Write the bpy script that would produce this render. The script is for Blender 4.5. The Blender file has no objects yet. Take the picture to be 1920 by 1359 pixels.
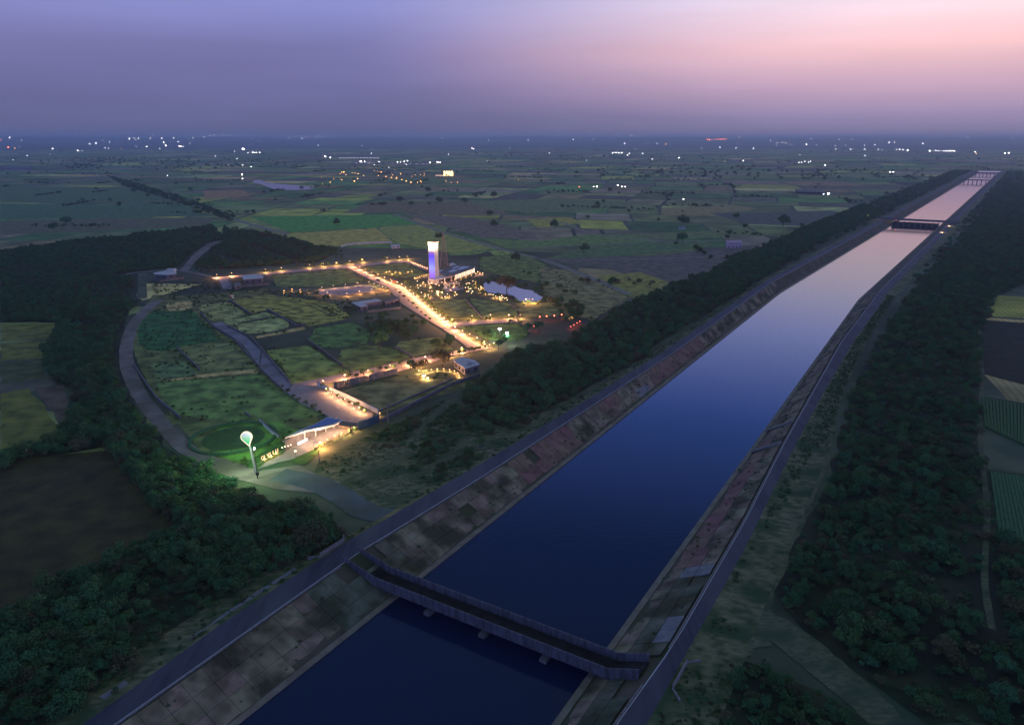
import bpy, math, random
import numpy as np
from mathutils import Vector
R = math.radians
rnd = random.Random(11)
sc = bpy.context.scene
COL = sc.collection

# ------------------------------------------------------------------ camera
F_PX, CAM_H = 1371.0, 120.0
PITCH = math.atan((679.5 - 258) / F_PX)
cam_d = bpy.data.cameras.new('camera'); cam = bpy.data.objects.new('camera', cam_d); COL.objects.link(cam)
cam.location = (0, 0, CAM_H); cam.rotation_euler = (R(90) - PITCH, 0, 0)
cam_d.sensor_width = 36; cam_d.lens = 36 * F_PX / 1920; cam_d.clip_start = 1; cam_d.clip_end = 200000
sc.camera = cam

# ------------------------------------------------------------------ exposure and look
sc.view_settings.view_transform = 'Standard'; sc.view_settings.look = 'None'
sc.view_settings.exposure = 0.15; sc.view_settings.gamma = 1; sc.view_settings.use_curve_mapping = False
sc.render.engine = 'CYCLES'
cy = sc.cycles
cy.max_bounces = 5; cy.diffuse_bounces = 2; cy.glossy_bounces = 3; cy.transmission_bounces = 2; cy.volume_bounces = 0
cy.transparent_max_bounces = 4; cy.use_denoising = True; cy.use_light_tree = True; cy.sample_clamp_indirect = 4.0
cy.caustics_reflective = False; cy.caustics_refractive = False

# ------------------------------------------------------------------ dusk sky
SUN_AZ = R(58)      # the sun has set here, measured clockwise from the camera heading
world = bpy.data.worlds.new('World'); sc.world = world; world.use_nodes = True
wt = world.node_tree; wt.nodes.clear()
def wn(t, **k):
    n = wt.nodes.new(t)
    for a, b in k.items(): setattr(n, a, b)
    return n
def ramp(tree, stops, interp='LINEAR'):
    r = tree.nodes.new('ShaderNodeValToRGB'); cr = r.color_ramp; cr.interpolation = interp
    while len(cr.elements) < len(stops): cr.elements.new(0.5)
    for e, (p, c) in zip(cr.elements, stops):
        e.position = p; e.color = (c[0], c[1], c[2], 1)
    return r
def srgb(r, g, b):
    f = lambda v: (v / 255 / 12.92) if v / 255 <= 0.04045 else ((v / 255 + 0.055) / 1.055) ** 2.4
    return (f(r), f(g), f(b))
tc = wn('ShaderNodeTexCoord'); sep = wn('ShaderNodeSeparateXYZ'); wt.links.new(tc.outputs['Generated'], sep.inputs[0])
asn = wn('ShaderNodeMath', operation='ARCSINE'); wt.links.new(sep.outputs['Z'], asn.inputs[0])
mr = wn('ShaderNodeMapRange'); mr.inputs['From Min'].default_value = 0; mr.inputs['From Max'].default_value = math.pi / 2
wt.links.new(asn.outputs[0], mr.inputs['Value'])
e = lambda deg: deg / 90
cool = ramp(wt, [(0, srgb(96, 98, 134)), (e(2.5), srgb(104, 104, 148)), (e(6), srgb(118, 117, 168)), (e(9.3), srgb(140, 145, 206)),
                 (e(14), (.38, .53, 1.35)), (e(20), (.12, .28, 1.05)), (e(30), (.05, .105, .29)), (e(50), (.095, .135, .135)), (1, (.125, .17, .15))])  # unseen band above the frame, brightened and blued to lift the water reflections
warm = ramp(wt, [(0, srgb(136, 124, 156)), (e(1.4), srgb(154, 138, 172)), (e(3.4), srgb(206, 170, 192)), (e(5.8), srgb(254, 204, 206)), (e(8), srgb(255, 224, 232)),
                 (e(9.8), srgb(250, 236, 250)), (e(14), (.58, .68, 1.35)), (e(20), (.13, .30, 1.1)), (e(30), (.055, .115, .31)), (e(50), (.095, .135, .135)), (1, (.125, .17, .15))])  # same added bright blue band out of view on the sunset side
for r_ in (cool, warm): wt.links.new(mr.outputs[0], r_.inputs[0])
dot = wn('ShaderNodeVectorMath', operation='DOT_PRODUCT')
nrm = wn('ShaderNodeVectorMath', operation='NORMALIZE'); cmb = wn('ShaderNodeCombineXYZ')
wt.links.new(sep.outputs['X'], cmb.inputs[0]); wt.links.new(sep.outputs['Y'], cmb.inputs[1]); wt.links.new(cmb.outputs[0], nrm.inputs[0])
wt.links.new(nrm.outputs[0], dot.inputs[0]); dot.inputs[1].default_value = (math.sin(SUN_AZ), math.cos(SUN_AZ), 0)
mz = wn('ShaderNodeMapRange', interpolation_type='SMOOTHSTEP'); mz.inputs['From Min'].default_value = 0.33; mz.inputs['From Max'].default_value = 0.95
wt.links.new(dot.outputs['Value'], mz.inputs['Value'])
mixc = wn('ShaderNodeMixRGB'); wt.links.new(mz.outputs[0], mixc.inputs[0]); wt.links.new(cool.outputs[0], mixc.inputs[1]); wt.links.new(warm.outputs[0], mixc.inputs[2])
sn = wn('ShaderNodeTexNoise'); sn.inputs['Scale'].default_value = 2.2; sn.inputs['Detail'].default_value = 3
smp = wn('ShaderNodeMapping'); smp.inputs['Scale'].default_value = (1, 1, 9); wt.links.new(tc.outputs['Generated'], smp.inputs[0]); wt.links.new(smp.outputs[0], sn.inputs['Vector'])
snr = wn('ShaderNodeMapRange'); snr.inputs['From Min'].default_value = 0.3; snr.inputs['From Max'].default_value = 0.7
snr.inputs['To Min'].default_value = 0.90; snr.inputs['To Max'].default_value = 1.07; wt.links.new(sn.outputs[0], snr.inputs['Value'])
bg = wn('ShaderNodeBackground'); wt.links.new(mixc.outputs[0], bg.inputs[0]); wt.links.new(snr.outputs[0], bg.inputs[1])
sky = wn('ShaderNodeTexSky', sky_type='NISHITA'); sky.sun_disc = False; sky.sun_elevation = R(0.5); sky.sun_rotation = SUN_AZ
bg2 = wn('ShaderNodeBackground'); wt.links.new(sky.outputs[0], bg2.inputs[0]); bg2.inputs[1].default_value = 0.0015
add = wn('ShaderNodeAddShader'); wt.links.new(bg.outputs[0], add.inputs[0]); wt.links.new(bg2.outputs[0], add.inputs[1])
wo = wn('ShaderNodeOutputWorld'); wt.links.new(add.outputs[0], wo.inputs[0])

# afterglow: the last soft light from where the sun went down
sun_d = bpy.data.lights.new('sun', 'SUN'); sun_d.energy = 0.06; sun_d.angle = R(25); sun_d.color = (1, .72, .72)
sun = bpy.data.objects.new('sun', sun_d); COL.objects.link(sun)
sun.rotation_euler = (R(90 - 9), 0, math.pi - SUN_AZ); sun.location = (300, 300, 400)

# ------------------------------------------------------------------ helpers
def at(px, py, z=0.0):
    """the place in the world that a point of the 1920x1359 photograph shows, at height z"""
    dx, dy = (px - 960) / F_PX, (679.5 - py) / F_PX
    d = (dx, math.cos(PITCH) + dy * math.sin(PITCH), -math.sin(PITCH) + dy * math.cos(PITCH))
    t = (z - CAM_H) / d[2]
    return (d[0] * t, d[1] * t, z)
def height_for(px, py, top_y):
    x, y, _ = at(px, py); dy = (679.5 - top_y) / F_PX
    dv = (math.cos(PITCH) + dy * math.sin(PITCH), -math.sin(PITCH) + dy * math.cos(PITCH))
    return CAM_H + y / dv[0] * dv[1]
TH = R(31.2); U = (math.sin(TH), math.cos(TH)); N = (U[1], -U[0])
def drift(s): return 0.057 * max(0.0, s - 640)
def stw(s, t, z=0.0): return (U[0] * s + N[0] * t, U[1] * s + N[1] * t, z)
def to_st(x, y): return (x * U[0] + y * U[1], x * N[0] + y * N[1])
def lerp_list(pts, s):
    if s <= pts[0][0]: return pts[0][1]
    for (a, va), (b, vb) in zip(pts, pts[1:]):
        if s <= b: return va + (vb - va) * (s - a) / (b - a)
    return pts[-1][1]
WATER_Z, CREST = -5.5, 1.5
T_WL = lambda s: -121 + drift(s)
T_WR = lambda s: -61 + drift(s)
T_LT = lambda s: lerp_list([(60, -136), (140, -138.3), (200, -135), (300, -131.8), (400, -129.4), (600, -130)], s) + drift(s)
T_LR = lambda s: lerp_list([(60, -142.5), (95, -145.5), (141, -146.3), (220, -141.6), (295, -138.2), (400, -135.4), (600, -136.5)], s) + drift(s)
T_LO = lambda s: T_LR(s) - lerp_list([(60, 9), (125, 7), (150, 4), (200, 4.5), (300, 5.5), (600, 7)], s)
T_RT = lambda s: lerp_list([(120, -46.6), (150, -44.9), (220, -45.5), (290, -48), (370, -49.5), (470, -51.2), (600, -48.5)], s) + drift(s)
T_RR = lambda s: lerp_list([(120, -40.6), (200, -40.6), (290, -43.2), (359, -44.2), (470, -44.6), (600, -41.5)], s) + drift(s)
T_RO = lambda s: lerp_list([(60, -26), (200, -28), (273, -29), (366, -36), (473, -38), (700, -34)], s) + drift(s)

def tag(o, label=None, cat=None, group=None, kind=None):
    if label: o['label'] = label
    if cat: o['category'] = cat
    if group: o['group'] = group
    if kind: o['kind'] = kind
    return o
class MB:
    def __init__(s): s.v, s.f, s.m, s.k = [], [], [], 0
    def face(s, pts, mi=None):
        i = len(s.v); s.v += [tuple(p) for p in pts]; s.f.append(tuple(range(i, i + len(pts)))); s.m.append(s.k if mi is None else mi); return s
    def prism(s, poly, z0, z1, bottom=True):
        n = len(poly); a = sum(poly[i][0] * poly[(i + 1) % n][1] - poly[(i + 1) % n][0] * poly[i][1] for i in range(n))
        if a < 0: poly = poly[::-1]
        i = len(s.v); s.v += [(p[0], p[1], z0 if not callable(z0) else z0(p)) for p in poly] + [(p[0], p[1], z1 if not callable(z1) else z1(p)) for p in poly]
        for k in range(n):
            j = (k + 1) % n; s.f.append((i + k, i + j, i + n + j, i + n + k)); s.m.append(s.k)
        s.f.append(tuple(i + n + k for k in range(n))); s.m.append(s.k)
        if bottom: s.f.append(tuple(i + n - 1 - k for k in range(n))); s.m.append(s.k)
        return s
    def box(s, cx, cy, z0, sx, sy, sz, a=0):
        c, d = math.cos(a), math.sin(a)
        return s.prism([(cx + x * c - y * d, cy + x * d + y * c) for x, y in ((-sx / 2, -sy / 2), (sx / 2, -sy / 2), (sx / 2, sy / 2), (-sx / 2, sy / 2))], z0, z0 + sz)
    def wall(s, a, b, w, z0, h):
        dx, dy = b[0] - a[0], b[1] - a[1]; l = math.hypot(dx, dy) or 1; nx, ny = -dy / l * w / 2, dx / l * w / 2
        return s.prism([(a[0] - nx, a[1] - ny), (b[0] - nx, b[1] - ny), (b[0] + nx, b[1] + ny), (a[0] + nx, a[1] + ny)], z0, z0 + h)
    def tube(s, p0, p1, r0, r1=None, n=6):
        r1 = r0 if r1 is None else r1; p0, p1 = Vector(p0), Vector(p1); d = (p1 - p0).normalized()
        a = d.orthogonal().normalized(); b = d.cross(a); i = len(s.v)
        for p, r in ((p0, r0), (p1, r1)):
            for k in range(n):
                t = 2 * math.pi * k / n; s.v.append(tuple(p + a * math.cos(t) * r + b * math.sin(t) * r))
        for k in range(n):
            j = (k + 1) % n; s.f.append((i + k, i + j, i + n + j, i + n + k)); s.m.append(s.k)
        s.f.append(tuple(i + n + k for k in range(n))); s.m.append(s.k); s.f.append(tuple(i + n - 1 - k for k in range(n))); s.m.append(s.k)
        return s
    def ball(s, c, r, n=8, m=5, sz=1.0):
        i = len(s.v)
        for a in range(1, m):
            for b in range(n):
                t, p = math.pi * a / m, 2 * math.pi * b / n
                s.v.append((c[0] + r * math.sin(t) * math.cos(p), c[1] + r * math.sin(t) * math.sin(p), c[2] + r * math.cos(t) * sz))
        top = len(s.v); s.v.append((c[0], c[1], c[2] + r * sz)); s.v.append((c[0], c[1], c[2] - r * sz))
        for a in range(m - 2):
            for b in range(n):
                j = (b + 1) % n; s.f.append((i + a * n + b, i + (a + 1) * n + b, i + (a + 1) * n + j, i + a * n + j)); s.m.append(s.k)
        for b in range(n):
            j = (b + 1) % n; s.f.append((top, i + b, i + j)); s.m.append(s.k); s.f.append((top + 1, i + (m - 2) * n + j, i + (m - 2) * n + b)); s.m.append(s.k)
        return s
    def mesh(s, name, mats, smooth=False):
        me = bpy.data.meshes.new(name); me.from_pydata(s.v, [], s.f)
        for m in (mats if isinstance(mats, (list, tuple)) else [mats]): me.materials.append(m)
        me.polygons.foreach_set('material_index', s.m)
        if smooth: me.polygons.foreach_set('use_smooth', [True] * len(s.f))
        me.update(); return me
    def build(s, name, mats, parent=None, smooth=False):
        if parent is not None:      # children are written in world coordinates; their parents are never rotated at this stage
            o = parent.location; s.v = [(v[0] - o.x, v[1] - o.y, v[2] - o.z) for v in s.v]
        return inst(name, s.mesh(name, mats, smooth), parent)
def inst(name, me, parent=None, loc=(0, 0, 0), rz=0, sc_=1):
    o = bpy.data.objects.new(name, me); COL.objects.link(o); o.location = loc; o.rotation_euler = (0, 0, rz)
    o.scale = sc_ if isinstance(sc_, tuple) else (sc_,) * 3
    if parent is not None: o.parent = parent
    return o
def empty(name, loc, label, cat, group=None, rz=0):
    o = bpy.data.objects.new(name, None); COL.objects.link(o); o.location = loc; o.rotation_euler = (0, 0, rz); o.empty_display_size = .5
    return tag(o, label, cat, group)
def copy_tree(o, parent=None):
    c = o.copy(); COL.objects.link(c)
    if parent is not None: c.parent = parent
    for ch in kids.get(o.name, []): copy_tree(ch, c)
    return c
kids = {}
def learn(root):
    for o in list(COL.objects):
        if o.parent is not None: kids.setdefault(o.parent.name, [])
    kids[root.name] = [o for o in root.children]
    for o in root.children: learn(o)

# ------------------------------------------------------------------ materials
def mat(name, c1, c2=None, scale=.2, rough=.9, detail=5, c3=None, scale3=.02, spec=.25, bump=0, bscale=None, stretch=None, rotz=0, objvar=0, wave=None, attr=None, contrast=(.35, .65)):
    m = bpy.data.materials.new(name); m.use_nodes = True; t = m.node_tree; b = t.nodes['Principled BSDF']
    b.inputs['Roughness'].default_value = rough; b.inputs['Specular IOR Level'].default_value = spec
    n = lambda ty: t.nodes.new(ty); L = t.links.new
    tcn = n('ShaderNodeTexCoord'); mp = n('ShaderNodeMapping'); L(tcn.outputs['Object'], mp.inputs[0])
    mp.inputs['Rotation'].default_value = (0, 0, rotz)
    if stretch: mp.inputs['Scale'].default_value = stretch
    def nz(scl, det, lo, hi):
        x = n('ShaderNodeTexNoise'); x.inputs['Scale'].default_value = scl; x.inputs['Detail'].default_value = det; L(mp.outputs[0], x.inputs['Vector'])
        r = n('ShaderNodeMapRange'); r.inputs['From Min'].default_value = lo; r.inputs['From Max'].default_value = hi; L(x.outputs[0], r.inputs['Value']); return r.outputs[0]
    def mixn(fac, a, bb, mode='MIX'):
        x = n('ShaderNodeMixRGB'); x.blend_type = mode
        for i, v in enumerate((fac, a, bb)):
            if hasattr(v, 'is_linked') or hasattr(v, 'node'): L(v, x.inputs[i])
            elif i == 0: x.inputs[0].default_value = v
            else: x.inputs[i].default_value = (*v[:3], 1)
        return x.outputs[0]
    if attr:
        a = n('ShaderNodeAttribute'); a.attribute_name = attr; base = a.outputs['Color']
        col = mixn(nz(scale, detail, *contrast), mixn(1.0, base, (.5, .52, .5), 'MULTIPLY'), mixn(1.0, base, (1.4, 1.35, 1.3), 'MULTIPLY'))
    elif c2: col = mixn(nz(scale, detail, *contrast), c1, c2)
    else: col = None
    if c3: col = mixn(nz(scale3, 3, .45, .62), col if col is not None else c1, c3)
    if wave:
        wv = n('ShaderNodeTexWave'); wv.inputs['Scale'].default_value = wave[0]; wv.inputs['Distortion'].default_value = wave[1]
        wv.inputs['Detail'].default_value = 2; wv.inputs['Detail Scale'].default_value = wave[3] if len(wave) > 3 else 1; L(mp.outputs[0], wv.inputs['Vector'])
        r = n('ShaderNodeMapRange'); r.inputs['To Min'].default_value = 1 - wave[2]; r.inputs['To Max'].default_value = 1 + wave[2] * .6; L(wv.outputs[1], r.inputs['Value'])
        vm = n('ShaderNodeVectorMath'); vm.operation = 'SCALE'; L(col, vm.inputs[0]); L(r.outputs[0], vm.inputs['Scale']); col = vm.outputs[0]
    if objvar:
        oi = n('ShaderNodeObjectInfo'); r = n('ShaderNodeMapRange'); r.inputs['To Min'].default_value = 1 - objvar; r.inputs['To Max'].default_value = 1 + objvar; L(oi.outputs['Random'], r.inputs['Value'])
        hs = n('ShaderNodeHueSaturation'); L(r.outputs[0], hs.inputs['Value'])
        ml = n('ShaderNodeMath'); ml.operation = 'MULTIPLY_ADD'; L(oi.outputs['Random'], ml.inputs[0]); ml.inputs[1].default_value = 7.31; ml.inputs[2].default_value = 0
        fr = n('ShaderNodeMath'); fr.operation = 'FRACT'; L(ml.outputs[0], fr.inputs[0])
        r2 = n('ShaderNodeMapRange'); r2.inputs['To Min'].default_value = .46; r2.inputs['To Max'].default_value = .54; L(fr.outputs[0], r2.inputs['Value']); L(r2.outputs[0], hs.inputs['Hue'])
        if col is not None: L(col, hs.inputs['Color'])
        else: hs.inputs['Color'].default_value = (*c1, 1)
        col = hs.outputs[0]
    if col is not None: L(col, b.inputs['Base Color'])
    else: b.inputs['Base Color'].default_value = (*c1, 1)
    if bump:
        x = n('ShaderNodeTexNoise'); x.inputs['Scale'].default_value = bscale or scale * 3; x.inputs['Detail'].default_value = 4; L(mp.outputs[0], x.inputs['Vector'])
        bp = n('ShaderNodeBump'); bp.inputs['Strength'].default_value = min(1, bump); bp.inputs['Distance'].default_value = bump; L(x.outputs[0], bp.inputs['Height']); L(bp.outputs[0], b.inputs['Normal'])
    return m
def glow(name, col, strength, sample=False, base=.8):
    m = bpy.data.materials.new(name); m.use_nodes = True; t = m.node_tree; b = t.nodes['Principled BSDF']
    b.inputs['Base Color'].default_value = (base, base, base, 1); b.inputs['Emission Color'].default_value = (*col, 1); b.inputs['Emission Strength'].default_value = strength
    m.cycles.emission_sampling = 'AUTO' if sample else 'NONE'
    return m
M = {}
M['land'] = mat('land', (.055, .10, .05), (.14, .15, .085), .05, c3=(.035, .055, .028), scale3=.006, bump=.3, bscale=.6)
M['fields'] = mat('fields', (1, 1, 1), attr='col', scale=.03, wave=(.09, 1.5, .18), rotz=R(20), contrast=(.3, .7))
M['field'] = mat('field', (1, 1, 1), attr='col', scale=.12, detail=9, wave=(.35, 2.5, .30), rotz=R(-18), contrast=(.32, .68), bump=.15, bscale=2)
M['plot'] = mat('plot', (1, 1, 1), attr='col', scale=.13, detail=12, contrast=(.38, .62), bump=.25, bscale=1.2, c3=None)
M['floor'] = mat('forest_floor', (.018, .04, .016), (.055, .065, .026), .08, c3=(.015, .025, .012), scale3=.03, bump=.4, bscale=.8)
M['drygrass'] = mat('dry_grass', (.05, .085, .03), (.23, .215, .11), .30, detail=10, c3=(.04, .085, .03), scale3=.05, bump=.4, bscale=1, stretch=(1, 1.8, 1), rotz=R(-30))
M['dirt'] = mat('dirt', (.21, .175, .155), (.31, .26, .225), .15, detail=8, c3=(.17, .15, .11), scale3=.05, bump=.1)
M['palesand'] = mat('pale_track', (.22, .20, .16), (.32, .29, .22), .3, detail=8)
M['greentrack'] = mat('grass_track', (.07, .10, .045), (.17, .175, .09), .5, detail=9, c3=(.06, .09, .045), scale3=.06, stretch=(1, 2, 1), rotz=R(-30))
M['asphalt'] = mat('asphalt', (.045, .045, .072), (.07, .07, .098), .25, detail=8, rough=.75, c3=(.085, .085, .11), scale3=.03, stretch=(3, .4, 1), rotz=R(31))
M['gravelroad'] = mat('gravel_road', (.08, .11, .115), (.13, .16, .165), .12, detail=8, c3=(.08, .1, .08), scale3=.04)
M['paving'] = mat('paving', (.27, .23, .235), (.37, .32, .32), .4, detail=6, rough=.7, c3=(.3, .25, .23), scale3=.08)
M['lavender'] = mat('pale_paving', (.28, .25, .31), (.36, .33, .39), .3, detail=6, c3=(.22, .2, .22), scale3=.08)
M['concrete'] = mat('concrete', (.13, .125, .135), (.22, .21, .21), .5, detail=7, objvar=.18, c3=(.14, .13, .12), scale3=.15, bump=.05, bscale=3)
M['stained'] = mat('stained_concrete', (.07, .068, .085), (.15, .145, .175), 1.1, detail=9, stretch=(1, 1, .2), contrast=(.36, .62))
M['whitewash'] = mat('white_wall', (.55, .53, .55), (.68, .66, .66), .4)
M['lip'] = mat('slope_toe', (.2, .17, .13), (.30, .26, .2), .3, detail=7)
M['slab'] = mat('bank_slab', (.16, .13, .085), (.30, .245, .17), .22, detail=9, objvar=.09, c3=(.06, .06, .035), scale3=.10, bump=.2, bscale=1.5, contrast=(.38, .6))
M['slabgreen'] = mat('bank_slab_mossy', (.09, .10, .065), (.19, .19, .135), .25, detail=9, objvar=.08, c3=(.05, .06, .03), scale3=.1, bump=.2, bscale=1.5)
M['slabred'] = mat('bank_slab_red', (.17, .10, .08), (.27, .165, .13), .25, detail=9, objvar=.06, bump=.2, bscale=1.5)
M['slabnew'] = mat('bank_slab_new', (.17, .17, .19), (.25, .25, .27), .4)
M['bank'] = mat('bank', (.08, .07, .05), (.16, .13, .10), .12, detail=9, c3=(.06, .075, .035), scale3=.06, bump=.3, bscale=1)
M['metal'] = mat('galvanised_metal', (.3, .3, .32), rough=.5, spec=.5)
M['dark'] = mat('dark_metal', (.03, .03, .035), rough=.5, spec=.4)
M['rust'] = mat('pylon_steel', (.36, .26, .22), rough=.6)
M['bark'] = mat('bark', (.06, .045, .035), (.12, .09, .07), 3)
M['roofdark'] = mat('roof_dark', (.12, .12, .14), (.18, .18, .2), 1)
M['panelblue'] = mat('solar_panel', (.12, .18, .2), rough=.25, spec=.5)
M['teal'] = mat('teal_wall', (.03, .09, .13), (.05, .12, .16), 1)
M['brown'] = mat('brown_cladding', (.16, .12, .09), (.22, .17, .13), 2)
M['pinkwall'] = mat('pink_wash', (.5, .36, .42), (.6, .44, .5), .5)
M['window'] = mat('window_glass', (.02, .025, .04), rough=.1, spec=.6)
M['mark'] = mat('edge_line', (.6, .58, .62), (.45, .44, .48), 1)
M['kerb'] = mat('kerb', (.18, .17, .18), (.28, .265, .27), 1.2)
M['lawn'] = mat('lawn', (.035, .10, .02), (.06, .15, .03), .4, detail=6, bump=.2, bscale=3)
leaf = lambda nm, c, v=.3: mat(nm, c, tuple(x * 1.7 for x in c), 1.2, detail=2, objvar=v, spec=.1)
M['leaf'] = leaf('scrub_leaves', (.046, .115, .040))
M['leaf2'] = leaf('tree_leaves', (.042, .11, .040), .25)
M['leafbright'] = leaf('garden_leaves', (.05, .10, .025))
M['leafbrown'] = leaf('dry_leaves', (.085, .085, .04))
M['amber'] = glow('lamp_amber', (1, .46, .13), 4.5); M['warmw'] = glow('lamp_warm_white', (1, .66, .34), 6)
M['coldw'] = glow('lamp_cold_white', (.85, .95, 1), 45); M['red'] = glow('lamp_red', (1, .12, .05), 14)
M['strip'] = glow('strip_light', (1, .85, .7), 3)

# water
def water(name, base, bump, scl):
    m = bpy.data.materials.new(name); m.use_nodes = True; t = m.node_tree; b = t.nodes['Principled BSDF']
    b.inputs['Base Color'].default_value = (*base, 1); b.inputs['Roughness'].default_value = .05; b.inputs['IOR'].default_value = 1.42; b.inputs['Specular Tint'].default_value = (.78, .88, 1, 1)
    tcn = t.nodes.new('ShaderNodeTexCoord'); mp = t.nodes.new('ShaderNodeMapping'); mp.inputs['Rotation'].default_value = (0, 0, R(10)); mp.inputs['Scale'].default_value = (.5, 1.6, 1)
    t.links.new(tcn.outputs['Object'], mp.inputs[0])
    x = t.nodes.new('ShaderNodeTexNoise'); x.inputs['Scale'].default_value = scl; x.inputs['Detail'].default_value = 5; t.links.new(mp.outputs[0], x.inputs['Vector'])
    bp = t.nodes.new('ShaderNodeBump'); bp.inputs['Strength'].default_value = bump; bp.inputs['Distance'].default_value = .10; t.links.new(x.outputs[0], bp.inputs['Height']); t.links.new(bp.outputs[0], b.inputs['Normal'])
    return m
M['canalwater'] = water('canal_water', (.0, .014, .065), .30, .7)
M['pondwater'] = water('pond_water', (.01, .02, .05), .12, .6)

# ------------------------------------------------------------------ ground
SV = [-400, 0, 40, 60] + [60 + 12 * i for i in range(1, 55)] + [740, 800, 900, 1000, 1150, 1300, 1500, 1750, 2000, 2300, 2600, 2900, 3200, 3350]
S0, S1 = SV[0], SV[-1]; BIG = 60000
g = MB()
for a, b in zip(SV, SV[1:]):
    g.face([stw(a, -BIG), stw(b, -BIG), stw(b, T_LO(b)), stw(a, T_LO(a))][::-1])
    g.face([stw(a, T_RO(a)), stw(b, T_RO(b)), stw(b, BIG), stw(a, BIG)][::-1])
g.face([stw(S1, -BIG), stw(BIG, -BIG), stw(BIG, BIG), stw(S1, BIG), stw(S1, T_RO(S1)), stw(S1, T_LO(S1))][::-1])
g.face([stw(-9000, -BIG), stw(S0, -BIG), stw(S0, T_LO(S0)), stw(S0, T_RO(S0)), stw(S0, BIG), stw(-9000, BIG)][::-1])
tag(g.build('ground', M['land']), kind='structure')

def rise(x, y):
    d = math.hypot(x, y); a = math.atan2(x, y)
    if d < 8500: return 0.0
    k = min(1, (d - 8500) / 15000); k = k * k * (3 - 2 * k)
    return k * (132 + 16 * math.sin(a * 9 + d / 3000) + 9 * math.sin(a * 31 + 1) + 5 * math.sin(a * 77 + d / 900) + 3 * math.sin(a * 173)) - .4
rg = MB(); na, nr = 260, 26
for i in range(nr + 1):
    d = 8500 + (34000 - 8500) * (i / nr) ** 1.3
    for k in range(na + 1):
        a = R(-58 + 116 * k / na); x, y = d * math.sin(a), d * math.cos(a); rg.v.append((x, y, rise(x, y)))
rg.f = [(i * (na + 1) + k, i * (na + 1) + k + 1, (i + 1) * (na + 1) + k + 1, (i + 1) * (na + 1) + k)[::-1] for i in range(nr) for k in range(na)]; rg.m = [0] * len(rg.f)
tag(rg.build('hills', M['land'], None, True), kind='structure')

# ------------------------------------------------------------------ canal corridor
def strip(name, ta, za, tb, zb, m, s0=S0, s1=S1, step=None, amp=0):
    b = MB(); vs = [s for s in SV if s0 <= s <= s1]
    if s0 not in vs: vs = [s0] + vs
    if s1 not in vs: vs.append(s1)
    for a, c in zip(vs, vs[1:]):
        b.face([stw(a, ta(a), za), stw(a, tb(a), zb), stw(c, tb(c), zb), stw(c, ta(c), za)])
    return tag(b.build(name, m), kind='structure')
strip('canal_water', lambda s: T_WL(s) - 1.2, WATER_Z, lambda s: T_WR(s) + 1.2, WATER_Z, M['canalwater'])
strip('canal_bed', lambda s: T_WL(s) - 3, WATER_Z - 4, lambda s: T_WR(s) + 3, WATER_Z - 4, M['bank'])
strip('embankment_shoulder', T_LO, 0, T_LR, CREST, M['drygrass'])
strip('canal_road', T_LR, CREST, lambda s: T_LT(s) - .5, CREST, M['asphalt'])
strip('embankment_shoulder', T_RR, CREST, T_RO, 0, M['drygrass'])
strip('canal_road', lambda s: T_RT(s) + .5, CREST, T_RR, CREST, M['asphalt'])
strip('bank_slope', lambda s: T_LT(s) - .5, CREST - .02, lambda s: T_WL(s) - 1.5, WATER_Z + .12, M['bank'])
strip('bank_slope', lambda s: T_WR(s) + 1.5, WATER_Z + .12, lambda s: T_RT(s) + .5, CREST - .02, M['bank'])
lb = MB(); vs = [s for s in SV if 40 <= s]
for sgn, T in ((-1, T_WL), (1, T_WR)):      # the pale toe beam at the waterline
    for a, c in zip(vs, vs[1:]):
        p = [stw(a, T(a)), stw(c, T(c)), stw(c, T(c) + sgn * 1.7), stw(a, T(a) + sgn * 1.7)]
        lb.prism([(q[0], q[1]) for q in p], WATER_Z - .6, WATER_Z + .42)
tag(lb.build('bank_toe', M['lip']), kind='structure')
# kerb walls on the canal side of both roads
for T, sg, nm in ((T_LT, 1, 'a'), (T_RT, -1, 'b')):
    k = MB(); s = 44
    while s < 1200:
        e_ = min(s + (7.4 if s < 700 else 30), 1200)
        if not (130 < s < 141 and True): k.wall(stw(s, T(s) - sg * .2)[:2], stw(e_ - .25, T(e_) - sg * .2)[:2], .25, CREST - .3, .55)
        s = e_
    tag(k.build('kerb_wall', M['kerb']), 'low pale kerb wall in segments along the ' + ('estate side canal road above the stone slope' if nm == 'a' else 'canal road beside the wide dark scrub'), 'kerb')
    ln = MB()
    for a, c in zip(vs, vs[1:]):
        if a < 1300:
            ln.face([stw(a, T(a) - sg * .55, CREST + .012), stw(a, T(a) - sg * .8, CREST + .012), stw(c, T(c) - sg * .8, CREST + .012), stw(c, T(c) - sg * .55, CREST + .012)][::(1 if sg < 0 else -1)])
    tag(ln.build('road_marking', M['mark']), kind='structure')

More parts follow.
